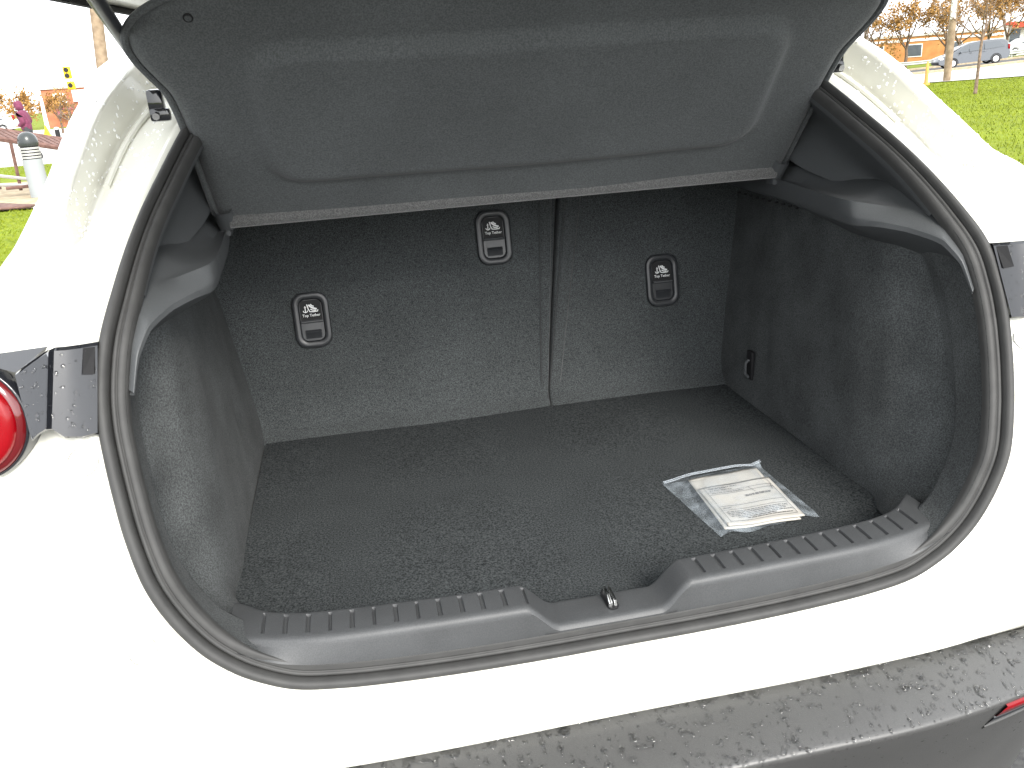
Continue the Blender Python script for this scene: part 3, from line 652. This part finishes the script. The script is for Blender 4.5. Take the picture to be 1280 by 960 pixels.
M['leaf_orange'] = noisy(mat('budding_leaf', (.2, .11, .03), .8, .2), 3, (.20, .10, .025), (.33, .19, .06))
# ground sheet: rings out to the horizon
rr_ = np.concatenate([[0, 2, 4, 6, 8], np.arange(10, 100, 2.5), [110, 130, 160, 220, 320, 500, 800, 1300]]); an = np.linspace(0, 2*math.pi, 145)[:-1]
G = [[(r*math.cos(a), r*math.sin(a), float(hgt(r*math.cos(a), r*math.sin(a)))) for a in an] for r in rr_]
tag(grid('lawn_ground', G, M['grass'], None, True), kind='structure')
tag(mesh('parking_pavement', [(-40, -40, .005), (40, -40, .005), (40, 5.2, .005), (-40, 5.2, .005)], [(0, 1, 2, 3)], M['asphalt'], None, False), kind='structure')
def strip(name, A, B, C_, D_, dz, m, n=24, k=6):
    """sheet between the line A-B (near) and C_-D_ (far), laid on the ground"""
    V = []
    for j in range(k+1):
        for i in range(n+1):
            a = Vector(A).lerp(Vector(B), i/n); c = Vector(C_).lerp(Vector(D_), i/n); p = a.lerp(c, j/k); V.append(gp(p.x, p.y, dz))
    return tag(mesh(name, V, gridfaces(k+1, n+1), m, None), kind='structure')
strip('sidewalk_apron', (8, 47.2), (60, .8), (13, 60), (80, 28), .03, M['concrete'], 60, 16)
strip('road', (13, 50), (70, 32), (22, 76), (95, 50), .036, M['asphalt'], 60, 12)
def kerb(name, pts, w, h, m, dz=.03):
    G = []
    for dx, z in ((-w/2, -.05), (-w/2, h), (w/2, h), (w/2, -.05)): G.append([gp(x, y, dz+z)+Vector((0, dx, 0)) for x, y in pts])
    return tag(grid(name, G, m, None, angle=30), kind='structure')
lin = lambda a, b, n: [(lerp(a[0], b[0], t), lerp(a[1], b[1], t)) for t in np.linspace(0, 1, n)]
kerb('near_kerb', lin((13, 50), (70, 32), 50), .5, .13, M['sand'])
kerb('far_kerb', lin((22, 66), (95, 42), 50), .5, .13, M['sand'])
strip('far_verge', (22, 66.2), (95, 42.2), (30, 84), (110, 60), .05, M['grass'], 60, 10)
# left: sandy path and paved strip
strip('sandy_path', (-14, 12.9), (-2, 13.0), (-14, 20.0), (-2, 17.8), .006, M['sand'], 14, 6)
strip('far_pavement', (-60, 26.5), (-2, 24.5), (-90, 75), (-5, 75), .006, M['concrete'], 20, 10)
# grass blades (uncountable)
def blades(n, gen, h0, h1):
    V = []; F = []
    for i in range(n):
        x, y = gen(); a = random.random()*6.28; h = random.uniform(h0, h1); w = random.uniform(.003, .007)*(1+.03*math.hypot(x, y)); l = random.uniform(-.06, .06); q = gp(x, y)
        c, s_ = math.cos(a)*w, math.sin(a)*w; k = len(V); V += [(x-c, y-s_, q.z), (x+c, y+s_, q.z), (x+l, y+l*.5, q.z+h)]; F.append((k, k+1, k+2))
    return V, F
def wedge(r0, r1, a0, a1):
    def f():
        r = math.sqrt(random.uniform(r0*r0, r1*r1)); a = rad(random.uniform(a0, a1)); return r*math.sin(a), r*math.cos(a)
    return f
def lawn_right():
    while True:
        x, y = wedge(8, 42, 33, 46)()
        if y < 46.8-(x-8)*.892: return x, y
v1, f1 = blades(45000, lawn_right, .015, .05); v2, f2 = blades(5000, wedge(6.5, 13.9, -26, -17), .015, .05); v3, f3 = blades(3000, lambda: (random.uniform(-12, -4), random.uniform(20.2, 24.6)), .03, .09)
mb = MB(); mb.v = v1+v2+v3; mb.f = f1+[tuple(i+len(v1) for i in f) for f in f2]+[tuple(i+len(v1)+len(v2) for i in f) for f in f3]
tag(mb.build('grass_blades', M['blade'], None, False, None), 'bright green spring grass on the lawn', 'grass', kind='stuff')

# ------------------------------------------------------------------ trees
def tree(name, base, height, trunk_r, fork, label, leaf=None, nleaf=0, leafsize=.1, spread=.55, seed=1, group=None, depth=4, first=5):
    R = random.Random(seed); root = empty(name, base, label, 'tree', group)
    segs = []; tips = []
    def grow(p, d, L, r, lev):
        pts = [p]; rs = [r]; q = p.copy(); dd = d.copy(); n = 4
        for i in range(n):
            dd = (dd+Vector((R.uniform(-1, 1), R.uniform(-1, 1), R.uniform(-.3, .9)))*.13).normalized(); q = q+dd*L/n; pts.append(q.copy()); rs.append(r*(1-.45*(i+1)/n))
            if lev >= depth-1: tips.append(q.copy())
        segs.append((pts, rs, lev))
        if lev < depth:
            for k in range(R.choice((2, 3, 3)) if lev else first):
                a = R.uniform(0, 6.28) if lev else 6.28*k/first+R.uniform(-.4, .4); t = pts[R.choice((2, 3, 4))] if lev else pts[-1]
                side = dd.orthogonal().normalized(); side = (Matrix.Rotation(a, 3, dd) @ side)
                up = R.uniform(.5, 1.3) if lev == 0 else R.uniform(.5, 1.2)
                nd = (dd*up+side*spread*1.5+Vector((0, 0, .12))).normalized(); grow(t.copy(), nd, L*R.uniform(.55, .8), rs[-1]*.8, lev+1)
    b = Vector(base)
    tp = [b, b+Vector((.01, 0, fork*.35)), b+Vector((R.uniform(-.04, .04), 0, fork*.7)), b+Vector((R.uniform(-.05, .05), 0, fork))]
    MB().tube([b+Vector((0, 0, -.1))]+tp, [trunk_r*1.5, trunk_r*1.25, trunk_r, trunk_r*.9, trunk_r*.8], 8).build('trunk', M['bark'], root)
    top = tp[-1]; L0 = (height-fork)*.42
    for k in range(first):
        a = 6.28*k/first+R.uniform(-.35, .35); el = R.uniform(.35, 1.25) if k else 1.45
        grow(top-Vector((0, 0, R.uniform(0, .12)*fork)), Vector((math.cos(a)*math.cos(el), math.sin(a)*math.cos(el), math.sin(el))), L0*R.uniform(.8, 1.15), trunk_r*.6, 1)
    mb = MB()
    for pts, rs, lev in segs: mb.tube(pts, [max(x, .004) for x in rs], 5 if lev < 3 else 3, False)
    br = tag(mb.build('branches', M['bark'], root, True, None), kind='stuff')
    if nleaf:
        V = []; F = []
        for i in range(nleaf):
            c = R.choice(tips)+Vector((R.gauss(0, 1), R.gauss(0, 1), R.gauss(0, 1)))*leafsize*1.6; n = Vector((R.gauss(0, 1), R.gauss(0, 1), R.gauss(0, 1))).normalized(); e = n.orthogonal().normalized()*leafsize*R.uniform(.5, 1); g = n.cross(e)*R.uniform(.5, .9); k = len(V)
            V += [c-e, c-g, c+e, c+g]; F.append((k, k+1, k+2, k+3))
        tag(mesh('crown', V, F, leaf, root, False), kind='stuff')
    return root
tree('young_tree', (19.02, 23.4, 0), 4.4, .045, 1.72, 'slim young bare tree on the lawn in front of the blue-grey van', M['leaf_orange'], 500, .022, .62, 5, depth=5, first=6)
far_trees = [((42.5, 66.5), 8.5, 21, 'bare budding tree right beside the raised shelf edge, behind the guard rail'), ((46.0, 66.0), 7.5, 22, 'thin leaning tree in front of the orange building, left of the yellow post'), ((48.5, 64.5), 7.0, 23, 'budding tree behind the front end of the blue-grey van'), ((53.5, 66.0), 8.0, 24, 'budding tree above the roof of the blue-grey van'), ((44.3, 67.5), 8.2, 26, 'bare budding tree between the leaning tree and the shelf edge'), ((50.8, 66.0), 7.4, 27, 'budding tree just left of the utility pole beyond the van'), ((56.0, 66.8), 7.8, 28, 'budding tree beyond the rear half of the minivan'), ((58.0, 64.5), 7.5, 25, 'budding tree left of the small red roofed kiosk')]
for (x, y), h, sd_, lb in far_trees:
    tree('roadside_tree', gp(x, y, .0), h, .13, h*.22, lb, M['leaf_orange'], 2200, .11, .65, sd_, 'budding trees along the far side of the road')
for (x, y), h, sd_, lb in [((-20.8, 58), 3.3, 31, 'orange budding tree at the far left edge behind the walker'), ((-18.9, 57), 3.1, 32, 'orange budding tree directly behind the hooded walker'), ((-17.4, 58.5), 3.0, 33, 'orange budding tree left of the white lamp post'), ((-15.6, 54), 2.9, 34, 'thin bare tree in front of the red brick shop')]:
    tree('street_tree', (x, y, 0), h, .07, h*.3, lb, M['leaf_orange'], 1100 if sd_ != 34 else 60, .1, .8, sd_, 'budding street trees on the left')

# ------------------------------------------------------------------ vehicles
def car(name, base, rz, prof, glass, Wd, paint, label, wheels, wr, tilt=0, extra=True):
    """prof: side outline [(x,z)] front at -x; glass: list of side window outlines"""
    root = bpy.data.objects.new(name, None); COL.objects.link(root); root.location = base; root.rotation_euler = (0, -tilt, rz); tag(root, label, 'van' if 'van' in name else 'car')
    def add(mb, n, m, par=root, ang=35):
        o = mb.build(n, m, None, True, ang); o.parent = par; return o
    n = len(prof); V = []
    zs_ = [p[1] for p in prof]; zmid = 1.0
    for yk, sh in ((-Wd/2, 1), (-Wd/2+.05, 0), (Wd/2-.05, 0), (Wd/2, 1)):
        for x, z in prof:
            tum = .16*max(0, (z-zmid)/.8); ins = .05 if sh else 0
            y = (yk-math.copysign(tum, yk)); V.append((x*(1-.012*sh), y, z-.03*sh*(z > zmid)))
    F = gridfaces(4, n, True); F += [tuple(range(n))[::-1], tuple(3*n+i for i in range(n))]
    mb = MB(); mb.add(V, F); bd = add(mb, 'body', paint, root, 40)
    for sd_ in (-1, 1):
        for gname, g in glass:
            V = []
            for x, z in g: V.append((x, sd_*(Wd/2+.004-.16*max(0, (z-zmid)/.8)), z-.03*(z > zmid)*0))
            mb = MB(); mb.add(V+[(x, y-sd_*.03, z) for x, y, z in V], [tuple(range(len(V)))]); add(mb, gname, M['glass'])
    for wx in wheels:
        for sd_ in (-1, 1):
            mb = MB(); y0 = sd_*(Wd/2-.19); y1 = sd_*(Wd/2+.012)
            P = [(wr*.62, y1), (wr*.93, y1), (wr, y1-sd_*.03), (wr, y0)]
            V = [(wx+r*math.cos(2*math.pi*k/24), y, wr+r*math.sin(2*math.pi*k/24)) for r, y in P for k in range(24)]
            mb.add(V, gridfaces(4, 24, True)); wh = add(mb, 'wheel', M['tyre'])
            mb = MB(); P = [(wr*.63, y1-sd_*.01), (wr*.6, y1+sd_*.004), (wr*.2, y1+sd_*.012), (0, y1+sd_*.012)]
            V = [(wx+r*math.cos(2*math.pi*k/24), y, wr+r*math.sin(2*math.pi*k/24)) for r, y in P for k in range(24)]
            mb.add(V, gridfaces(4, 24, True)); add(mb, 'rim', M['alloy'], wh)
            mb = MB(); V = [(wx+r*math.cos(a), sd_*(Wd/2+.004), wr+r*math.sin(a)) for r in (wr*1.02, wr*1.17) for a in np.linspace(-.2, math.pi+.2, 20)]
            mb.add(V, gridfaces(2, 20)); add(mb, 'wheel_arch', M['black'])
    xr = max(p[0] for p in prof); xf = min(p[0] for p in prof)
    for sd_ in (-1, 1):
        mb = MB().box((xr-.10, sd_*(Wd/2-.09), 1.12), (.16, .2, .36), bev=.03); add(mb, 'tail_light', M['red_lens'])
        mb = MB().box((xf+.22, sd_*(Wd/2-.14), .74), (.3, .3, .16), bev=.05); add(mb, 'headlight', M['alloy'])
        mb = MB().box((-.98, sd_*(Wd/2+.09), 1.06), (.1, .18, .13), bev=.03); add(mb, 'door_mirror', paint)
        for hx in (.12, 1.05):
            mb = MB().box((hx-.35, sd_*(Wd/2+.012), .98), (.2, .03, .035), bev=.008); add(mb, 'door_handle', paint)
    mb = MB().box((xf+.06, 0, .46), (.16, Wd*.82, .2), bev=.04); add(mb, 'front_grille', M['black'])
    return root
VAN = [(-2.5, .36), (-2.54, .55), (-2.45, .78), (-2.2, .90), (-1.55, 1.06), (-.75, 1.52), (-.35, 1.68), (.4, 1.75), (1.4, 1.74), (2.1, 1.67), (2.3, 1.55), (2.48, 1.1), (2.52, .75), (2.5, .45), (2.35, .30), (-2.3, .28)]
VGL = [('side_window', [(-1.28, 1.06), (-.62, 1.50), (-.42, 1.55), (-.42, 1.08)]), ('side_window', [(-.36, 1.08), (-.36, 1.56), (.62, 1.62), (.62, 1.10)]), ('side_window', [(.70, 1.10), (.70, 1.62), (1.75, 1.58), (2.12, 1.16)])]
_vc = Vector((40.2, 50.9, 0)); van = car('minivan', (_vc.x, _vc.y, .26), rad(-20), VAN, VGL, 1.95, M['van_paint'], 'blue-grey minivan driving along the road beyond the lawn', (-1.5, 1.53), .34, rad(3.0)); van.scale = (.84, .84, .84)
mb = MB(); mb.add([(-1.62, -.80, 1.055), (-1.62, .80, 1.055), (-.80, .72, 1.515), (-.80, -.72, 1.515)], [(0, 1, 2, 3)]); o = mb.build('windscreen', M['glass'], None, False, None); o.parent = van; o.location = (-.02, 0, .015)
SED = [(-2.2, .35), (-2.24, .55), (-2.1, .75), (-1.1, .92), (-.4, 1.36), (.6, 1.44), (1.25, 1.32), (1.85, .98), (2.2, .92), (2.25, .6), (2.15, .32), (-2.0, .28)]
SGL = [('side_window', [(-.95, .94), (-.38, 1.30), (.2, 1.36), (.2, .95)]), ('side_window', [(.26, .95), (.26, 1.36), (1.1, 1.28), (1.5, .97)])]
M['car_white'] = mat('white_car_paint', (.72, .72, .71), .3, coat=.5)
car('parked_car', gp(59.2, 68.5, .1), rad(-8), SED, SGL, 1.8, M['car_white'], 'white car at the far right edge, behind the tail of the blue-grey minivan', (-1.35, 1.3), .32)
car('parked_car', (-26.2, 71, 0), rad(4), SED, SGL, 1.8, M['car_white'], 'white car seen between the left street trees behind the walker', (-1.35, 1.3), .32)

# ------------------------------------------------------------------ right background: rail, poles, buildings
gr0, gr1 = Vector((40.5, 67.8)), Vector((66, 50)); RAIL = empty('guard_rail', gp(gr0.x, gr0.y), 'pale steel guard rail along the far side of the road', 'guard rail')
pts = [gr0.lerp(gr1, t) for t in np.linspace(0, 1, 40)]
G = [[gp(p.x, p.y, z)+Vector((-.56*d, -.83*d, 0)) for p in pts] for z, d in ((.32, .0), (.36, .06), (.42, .06), (.47, .0), (.52, .06), (.58, .06), (.62, 0))]
grid('rail_beam', G, M['galv'], RAIL)
for t in np.linspace(.01, .99, 13):
    p = gr0.lerp(gr1, t); q = gp(p.x, p.y); MB().box(q+Vector((.08, .1, .25)), (.12, .14, .75), bev=.01).build('rail_post', M['galv'], RAIL)
def wood_pole(name, base, top, r, label):
    o = empty(name, base, label, 'utility pole'); b, t = Vector(base), Vector(top)
    MB().tube([b-Vector((0, 0, .2)), b.lerp(t, .3), b.lerp(t, .7), t], [r, r*.95, r*.88, r*.8], 14).build('pole', M['pole_wood'], o); return o
up = wood_pole('utility_pole', gp(24.9, 32.6), (24.85, 32.55, 9), .15, 'pale wooden utility pole at the lawn edge in front of the van')
MB().box((24.72, 32.38, 3.3), (.16, .14, 1.6), bev=.02).build('notice_board', M['white_wall'], up)
MB().box((24.85, 32.55, 8.2), (2.2, .12, .14)).build('cross_arm', M['pole_wood'], up)
M['amber'] = mat('faded_amber', (.42, .24, .07), .7)
HYD = empty('marker_post', gp(23.17, 31.54), 'short yellow and orange marker post at the lawn edge beside the car roof', 'post')
b = gp(23.17, 31.54)
MB().tube([b, b+Vector((0, 0, .55))], [.075, .065], 12).build('post_body', M['amber'], HYD)
MB().tube([b+Vector((0, 0, .0)), b+Vector((0, 0, .1))], [.16, .13], 12).build('foot', mat('orange_paint', (.5, .2, .03), .6), HYD)
MB().tube([b+Vector((0, 0, .55)), b+Vector((0, 0, .78)), b+Vector((0, 0, .9))], [.06, .055, .03], 12).build('cap', mat('amber', (.5, .28, .06), .6), HYD)
def building(name, c, size, rz, wall, label, wins, door=None, roof=None, extras=()):
    root = bpy.data.objects.new(name, None); COL.objects.link(root); root.location = c; root.rotation_euler = (0, 0, rz); tag(root, label, 'building')
    w, d, h = size
    def add(mb, n, m, par=root): o = mb.build(n, m, None, False, None); o.parent = par; return o
    add(MB().box((0, d/2, h/2-.3), (w, d, h+.6)), 'wall', wall)
    add(MB().box((0, d/2, h+.12), (w+.3, d+.3, .25)), 'roof_edge', roof or M['concrete'])
    for x, z, ww, hh in wins:
        f = add(MB().box((x, -.02, z), (ww+.16, .1, hh+.16)), 'window', M['white_wall']); add(MB().box((x, -.075, z), (ww, .02, hh)), 'pane', M['glass'], f)
    if door: add(MB().box((door[0], -.03, 1.05), (door[1], .1, 2.1)), 'door', M['glass'])
    for n, cc, dd, m in extras: add(MB().box(cc, dd), n, m)
    return root
building('brick_warehouse', gp(66, 90, -.2), (34, 12, 3.2), rad(-36), M['brick_orange'], 'long low orange brick building behind the roadside trees', [(x, 1.7, 1.5, 1.2) for x in (-14, -10, -6, -2, 2, 6, 10, 14)], (-8, 1.2), None, [('fascia', (0, -.05, 2.8), (33, .06, .25), M['white_wall'])])
building('kiosk', gp(61.8, 71.5, .2), (3.2, 3, 2.5), rad(-36), M['white_wall'], 'small white kiosk with a red roof at the right edge beyond the van', [(.3, 1.5, .7, .8)], (-.9, .8), M['red_paint'], [('red_awning', (.1, -.35, 2.35), (2.6, .7, .25), M['red_paint'])])
building('grey_house', gp(52, 88, -.2), (5, 6, 5), rad(-34), mat('grey_render', (.3, .29, .27), .8), 'narrow grey building between the shelf edge and the orange building', [(-1, 1.7, .8, 1.1), (1, 1.7, .8, 1.1), (-1, 3.6, .8, 1.1), (1, 3.6, .8, 1.1)])
# left background
building('brick_shop', (-17.5, 82, -.3), (15, 9, 3.4), rad(8), M['brick_red'], 'red brick shop with a white sign panel and maroon awning', [(-5, .95, 1.6, 1.1), (-2.4, .95, 1.6, 1.1), (0.4, .95, 1.6, 1.1), (3, .95, 1.6, 1.1)], (5, 1.2), None, [('sign_panel', (-3.6, -.1, 2.75), (3.0, .12, .95), M['white_wall']), ('awning', (-1, -.5, 1.75), (11, 1.0, .22), M['awning']), ('awning_valance', (-1, -1.0, 1.5), (11, .06, .3), M['awning']), ('roof_vent', (-3.2, 2, 3.9), (1.6, .8, .7), M['galv']), ('emblem_panel', (-6.1, -.1, 2.6), (1.0, .12, .9), M['white_wall'])])
lp = empty('lamp_post', (-17.65, 56.5, 0), 'thin white lamp post left of the brick shop', 'lamp post')
MB().tube([(-17.65, 56.5, 0), (-17.62, 56.5, 2.1)], [.13, .09], 10).build('post', M['white_wall'], lp); MB().tube([(-17.65, 56.5, 0), (-17.65, 56.5, .25)], [.22, .2], 10).build('base', M['white_wall'], lp)
b = Vector((-9.3, 29.82, 0)); BB = empty('metal_bollard', b, 'thin black bollard post in the distance before the brick shop', 'bollard')
MB().tube([b, b+Vector((0, 0, .78))], .07, 12).build('post', M['black'], BB); MB().tube([b+Vector((0, 0, .78)), b+Vector((0, 0, .83)), b+Vector((0, 0, .86))], [.085, .08, .03], 12).build('cap', M['galv'], BB)
sg = empty('floor_sign', (-14.0, 44, 0), 'small yellow upright sign on the far pavement', 'sign')
mesh('sign_board', [(-14.2, 44, .0), (-13.75, 44, .0), (-13.97, 44.1, .75), (-14.2, 44.3, .0), (-13.75, 44.3, .0), (-13.97, 44.2, .75)], [(0, 1, 2), (4, 3, 5), (0, 2, 5, 3), (1, 4, 5, 2)], M['yellow'], sg, False)
# utility pole with street lamp arm and the hanging signals
up2 = wood_pole('utility_pole', (-9.25, 36.1, 0), (-8.45, 36.25, 9.0), .24, 'tall wooden utility pole rising behind the open tailgate strut')
MB().tube([(-8.75, 36.15, 5.4), (-9.1, 36.05, 5.45), (-9.25, 36.0, 5.2)], .04, 8).build('lamp_arm', M['galv'], up2)
MB().box((-9.4, 36.0, 5.12), (.55, .22, .12), bev=.04).build('lamp_head', M['galv'], up2)
MB().box((-8.45, 35.95, 4.7), (.06, .06, .9)).build('conduit', M['galv'], up2)
for (x, z, hh, n), lb in (((-21.2, 4.15, .92, 2), 'upper yellow traffic signal hanging against the white sky'), ((-21.12, 3.2, .6, 1), 'lower single yellow traffic signal hanging under the other')):
    o = empty('traffic_signal', (x, 76.3, z-hh/2), lb, 'traffic signal', 'hanging yellow traffic signals')
    MB().box((x, 76.3, z), (.55, .35, hh), bev=.06).build('housing', M['yellow'], o)
    for k in range(n):
        zz_ = z+(.22 if k == 0 else -.22)*(n > 1); MB().tube([(x, 76.13, zz_), (x, 76.0, zz_)], [.17, .18], 12).build('lens_hood', M['black'], o)
    MB().tube([(x, 76.3, z+hh/2), (x, 76.3, z+hh/2+(.25 if n == 1 else 4))], .03, 6).build('hanger', M['galv'], o)
# slatted rack, mat and bollard by the path
RK = empty('slatted_rack', (-5.9, 15.3, 0), 'brown slatted sloping rack on metal legs behind the white bollard', 'rack')
Ak, Bk = Vector((-7.6, 14.7, 1.42)), Vector((-4.3, 15.75, .52)); wv = Vector((-.55, .62, .22))
dk = (Bk-Ak)
for t in (0, 1):
    a = Ak+wv*t; MB().tube([a, a+dk], .045, 6).build('side_beam', M['wood_brown'], RK)
up_ = dk.cross(wv).normalized(); up_ = up_ if up_.z > 0 else -up_
for i in range(27):
    t = (i+.5)/27; a = Ak+dk*t; e = dk.normalized()*.048; V = []
    for z in (-.012, .022):
        V += [a-e+up_*z, a+e+up_*z, a+e+wv+up_*z, a-e+wv+up_*z]
    mesh('slat', V, [(0, 1, 2, 3), (7, 6, 5, 4), (0, 4, 5, 1), (1, 5, 6, 2), (2, 6, 7, 3), (3, 7, 4, 0)], M['wood_brown'], RK, False)
for t in (.12, .55, .93):
    for w in (0, 1):
        a = Ak+dk*t+wv*w; MB().tube([a, Vector((a.x-.03, a.y, .1))], .03, 6).build('leg', M['wood_brown'], RK)
for z0, z1 in ((.75, .26), (.42, .16)):
    MB().tube([(-7.6, 14.75, z0), (-5.6, 15.3, z1)], .03, 6).build('rail', M['galv'], RK)
MB().tube([(-6.0, 15.15, .16), (-4.6, 15.6, .16)], .03, 6).build('rail', M['wood_brown'], RK)
mt = []
for i in range(13):
    u = i/12; mt.append([(-8.4+3.5*u, 12.85+.05*math.sin(4*u)+(1.9-1.7*u)*v*1.0, .03+.34*(1-u)**1.3*v*1.0) for v in np.linspace(0, 1, 6)])
o = grid('rubber_mat', mt, M['wood_brown'], None); so = o.modifiers.new('thick', 'SOLIDIFY'); so.thickness = .03
tag(o, 'brown mat draped on the sandy path at the left edge', 'mat')
b = Vector((-5.38, 14.85, 0)); BO = empty('bollard', b, 'white bollard with a dark domed top and ringed collar by the path', 'bollard')
MB().tube([b, b+Vector((0, 0, .62))], [.155, .15], 24).build('post', mat('bollard_white', (.24, .26, .265), .55), BO)
for i in range(4): MB().tube([b+Vector((0, 0, .635+.048*i)), b+Vector((0, 0, .665+.048*i))], .152, 24).build('collar_ring', M['galv'], BO)
MB().tube([b+Vector((0, 0, .61)), b+Vector((0, 0, .83))], .135, 24).build('collar_core', M['black'], BO)
pr_ = [(.15, .83), (.155, .86), (.152, .92), (.135, .98), (.1, 1.025), (.05, 1.05), (.0, 1.055)]
MB().tube([b+Vector((0, 0, z)) for r, z in pr_], [max(r, .004) for r, z in pr_], 24).build('dome', mat('smoked_dome', (.03, .035, .035), .25), BO)

# ------------------------------------------------------------------ walker in a maroon hooded jacket
def skin_body(name, V, E, R_, m, parent, sub=2):
    me = bpy.data.meshes.new(name); me.from_pydata(V, E, []); o = bpy.data.objects.new(name, me); COL.objects.link(o); me.materials.append(m)
    o.modifiers.new('skin', 'SKIN'); 
    for i, sv in enumerate(me.skin_vertices[0].data): sv.radius = R_[i] if hasattr(R_[i], '__len__') else (R_[i], R_[i]); sv.use_root = (i == 0)
    ss_ = o.modifiers.new('sub', 'SUBSURF'); ss_.levels = sub; ss_.render_levels = sub; o.modifiers['skin'].use_smooth_shade = True
    o.parent = parent; return o
PE = bpy.data.objects.new('person', None); COL.objects.link(PE); PE.location = (-9.15, 26.65, -.02); PE.rotation_euler = (0, 0, rad(-8))
tag(PE, 'person in a maroon hooded jacket and dark trousers walking left, head bent', 'person')
M['trousers'] = noisy(mat('dark_trousers', (.03, .03, .035), .9), 20, (.025, .025, .03), (.045, .045, .05))
M['maroon'] = noisy(mat('maroon_cloth', (.13, .025, .06), .9), 14, (.105, .02, .048), (.15, .034, .072), .3, 30)
M['skin'] = mat('skin', (.35, .2, .14), .6)
V = [(0, 0, .92), (.02, .09, .86), (-.10, .10, .49), (.02, .10, .10), (-.13, .10, .04), (.02, -.09, .86), (.10, -.10, .50), (.28, -.10, .16), (.18, -.10, .06), (0, 0, 1.15), (-.03, 0, 1.38), (-.07, 0, 1.47), (-.12, 0, 1.58), (-.13, 0, 1.68)]
E_ = [(0, 1), (1, 2), (2, 3), (3, 4), (0, 5), (5, 6), (6, 7), (7, 8), (0, 9), (9, 10), (10, 11), (11, 12), (12, 13)]
skin_body('body', V, E_, [(.12, .15), .10, .075, .055, .04, .10, .075, .055, .04, (.11, .15), (.10, .16), .055, .085, .07], M['trousers'], PE)
V = [(0, 0, .84), (0, 0, 1.0), (-.01, 0, 1.2), (-.03, 0, 1.36), (-.05, 0, 1.44), (-.03, .17, 1.36), (.05, .23, 1.12), (-.14, .15, 1.02), (-.03, -.17, 1.36), (.05, -.23, 1.12), (-.14, -.15, 1.02)]
E_ = [(0, 1), (1, 2), (2, 3), (3, 4), (3, 5), (5, 6), (6, 7), (3, 8), (8, 9), (9, 10)]
skin_body('hooded_jacket', V, E_, [(.15, .18), (.155, .19), (.15, .19), (.13, .18), .08, .09, .07, .055, .09, .07, .055], M['maroon'], PE)
V = [(-.04, 0, 1.42), (-.07, 0, 1.54), (-.10, 0, 1.63), (-.12, 0, 1.71)]
skin_body('hood', V, [(0, 1), (1, 2), (2, 3)], [.10, .12, .125, .085], M['maroon'], PE)
fc = skin_body('face', [(-.19, 0, 1.53), (-.205, 0, 1.585), (-.20, 0, 1.64), (-.23, 0, 1.58)], [(0, 1), (1, 2), (1, 3)], [.05, .062, .055, .018], M['skin'], PE)
for sd_ in (-1, 1):
    V = [(-.15, sd_*.14, 1.02), (-.205, sd_*.115, 1.01)]; E_ = [(0, 1)]; R_ = [.034, .036]
    for k, (dy, dz, l) in enumerate(((.028, .012, .055), (.012, .016, .066), (-.005, .014, .06), (-.02, .008, .048))):
        i = len(V); V += [(-.225-l*.5, sd_*(.105+dy*.6), 1.01+dz), (-.225-l, sd_*(.09+dy*.5), .995+dz)]; E_ += [(1, i), (i, i+1)]; R_ += [.0095, .008]
    i = len(V); V += [(-.215, sd_*.085, 1.04), (-.25, sd_*.075, 1.045)]; E_ += [(1, i), (i, i+1)]; R_ += [.011, .009]
    skin_body('hand', V, E_, R_, M['skin'], PE, 1)
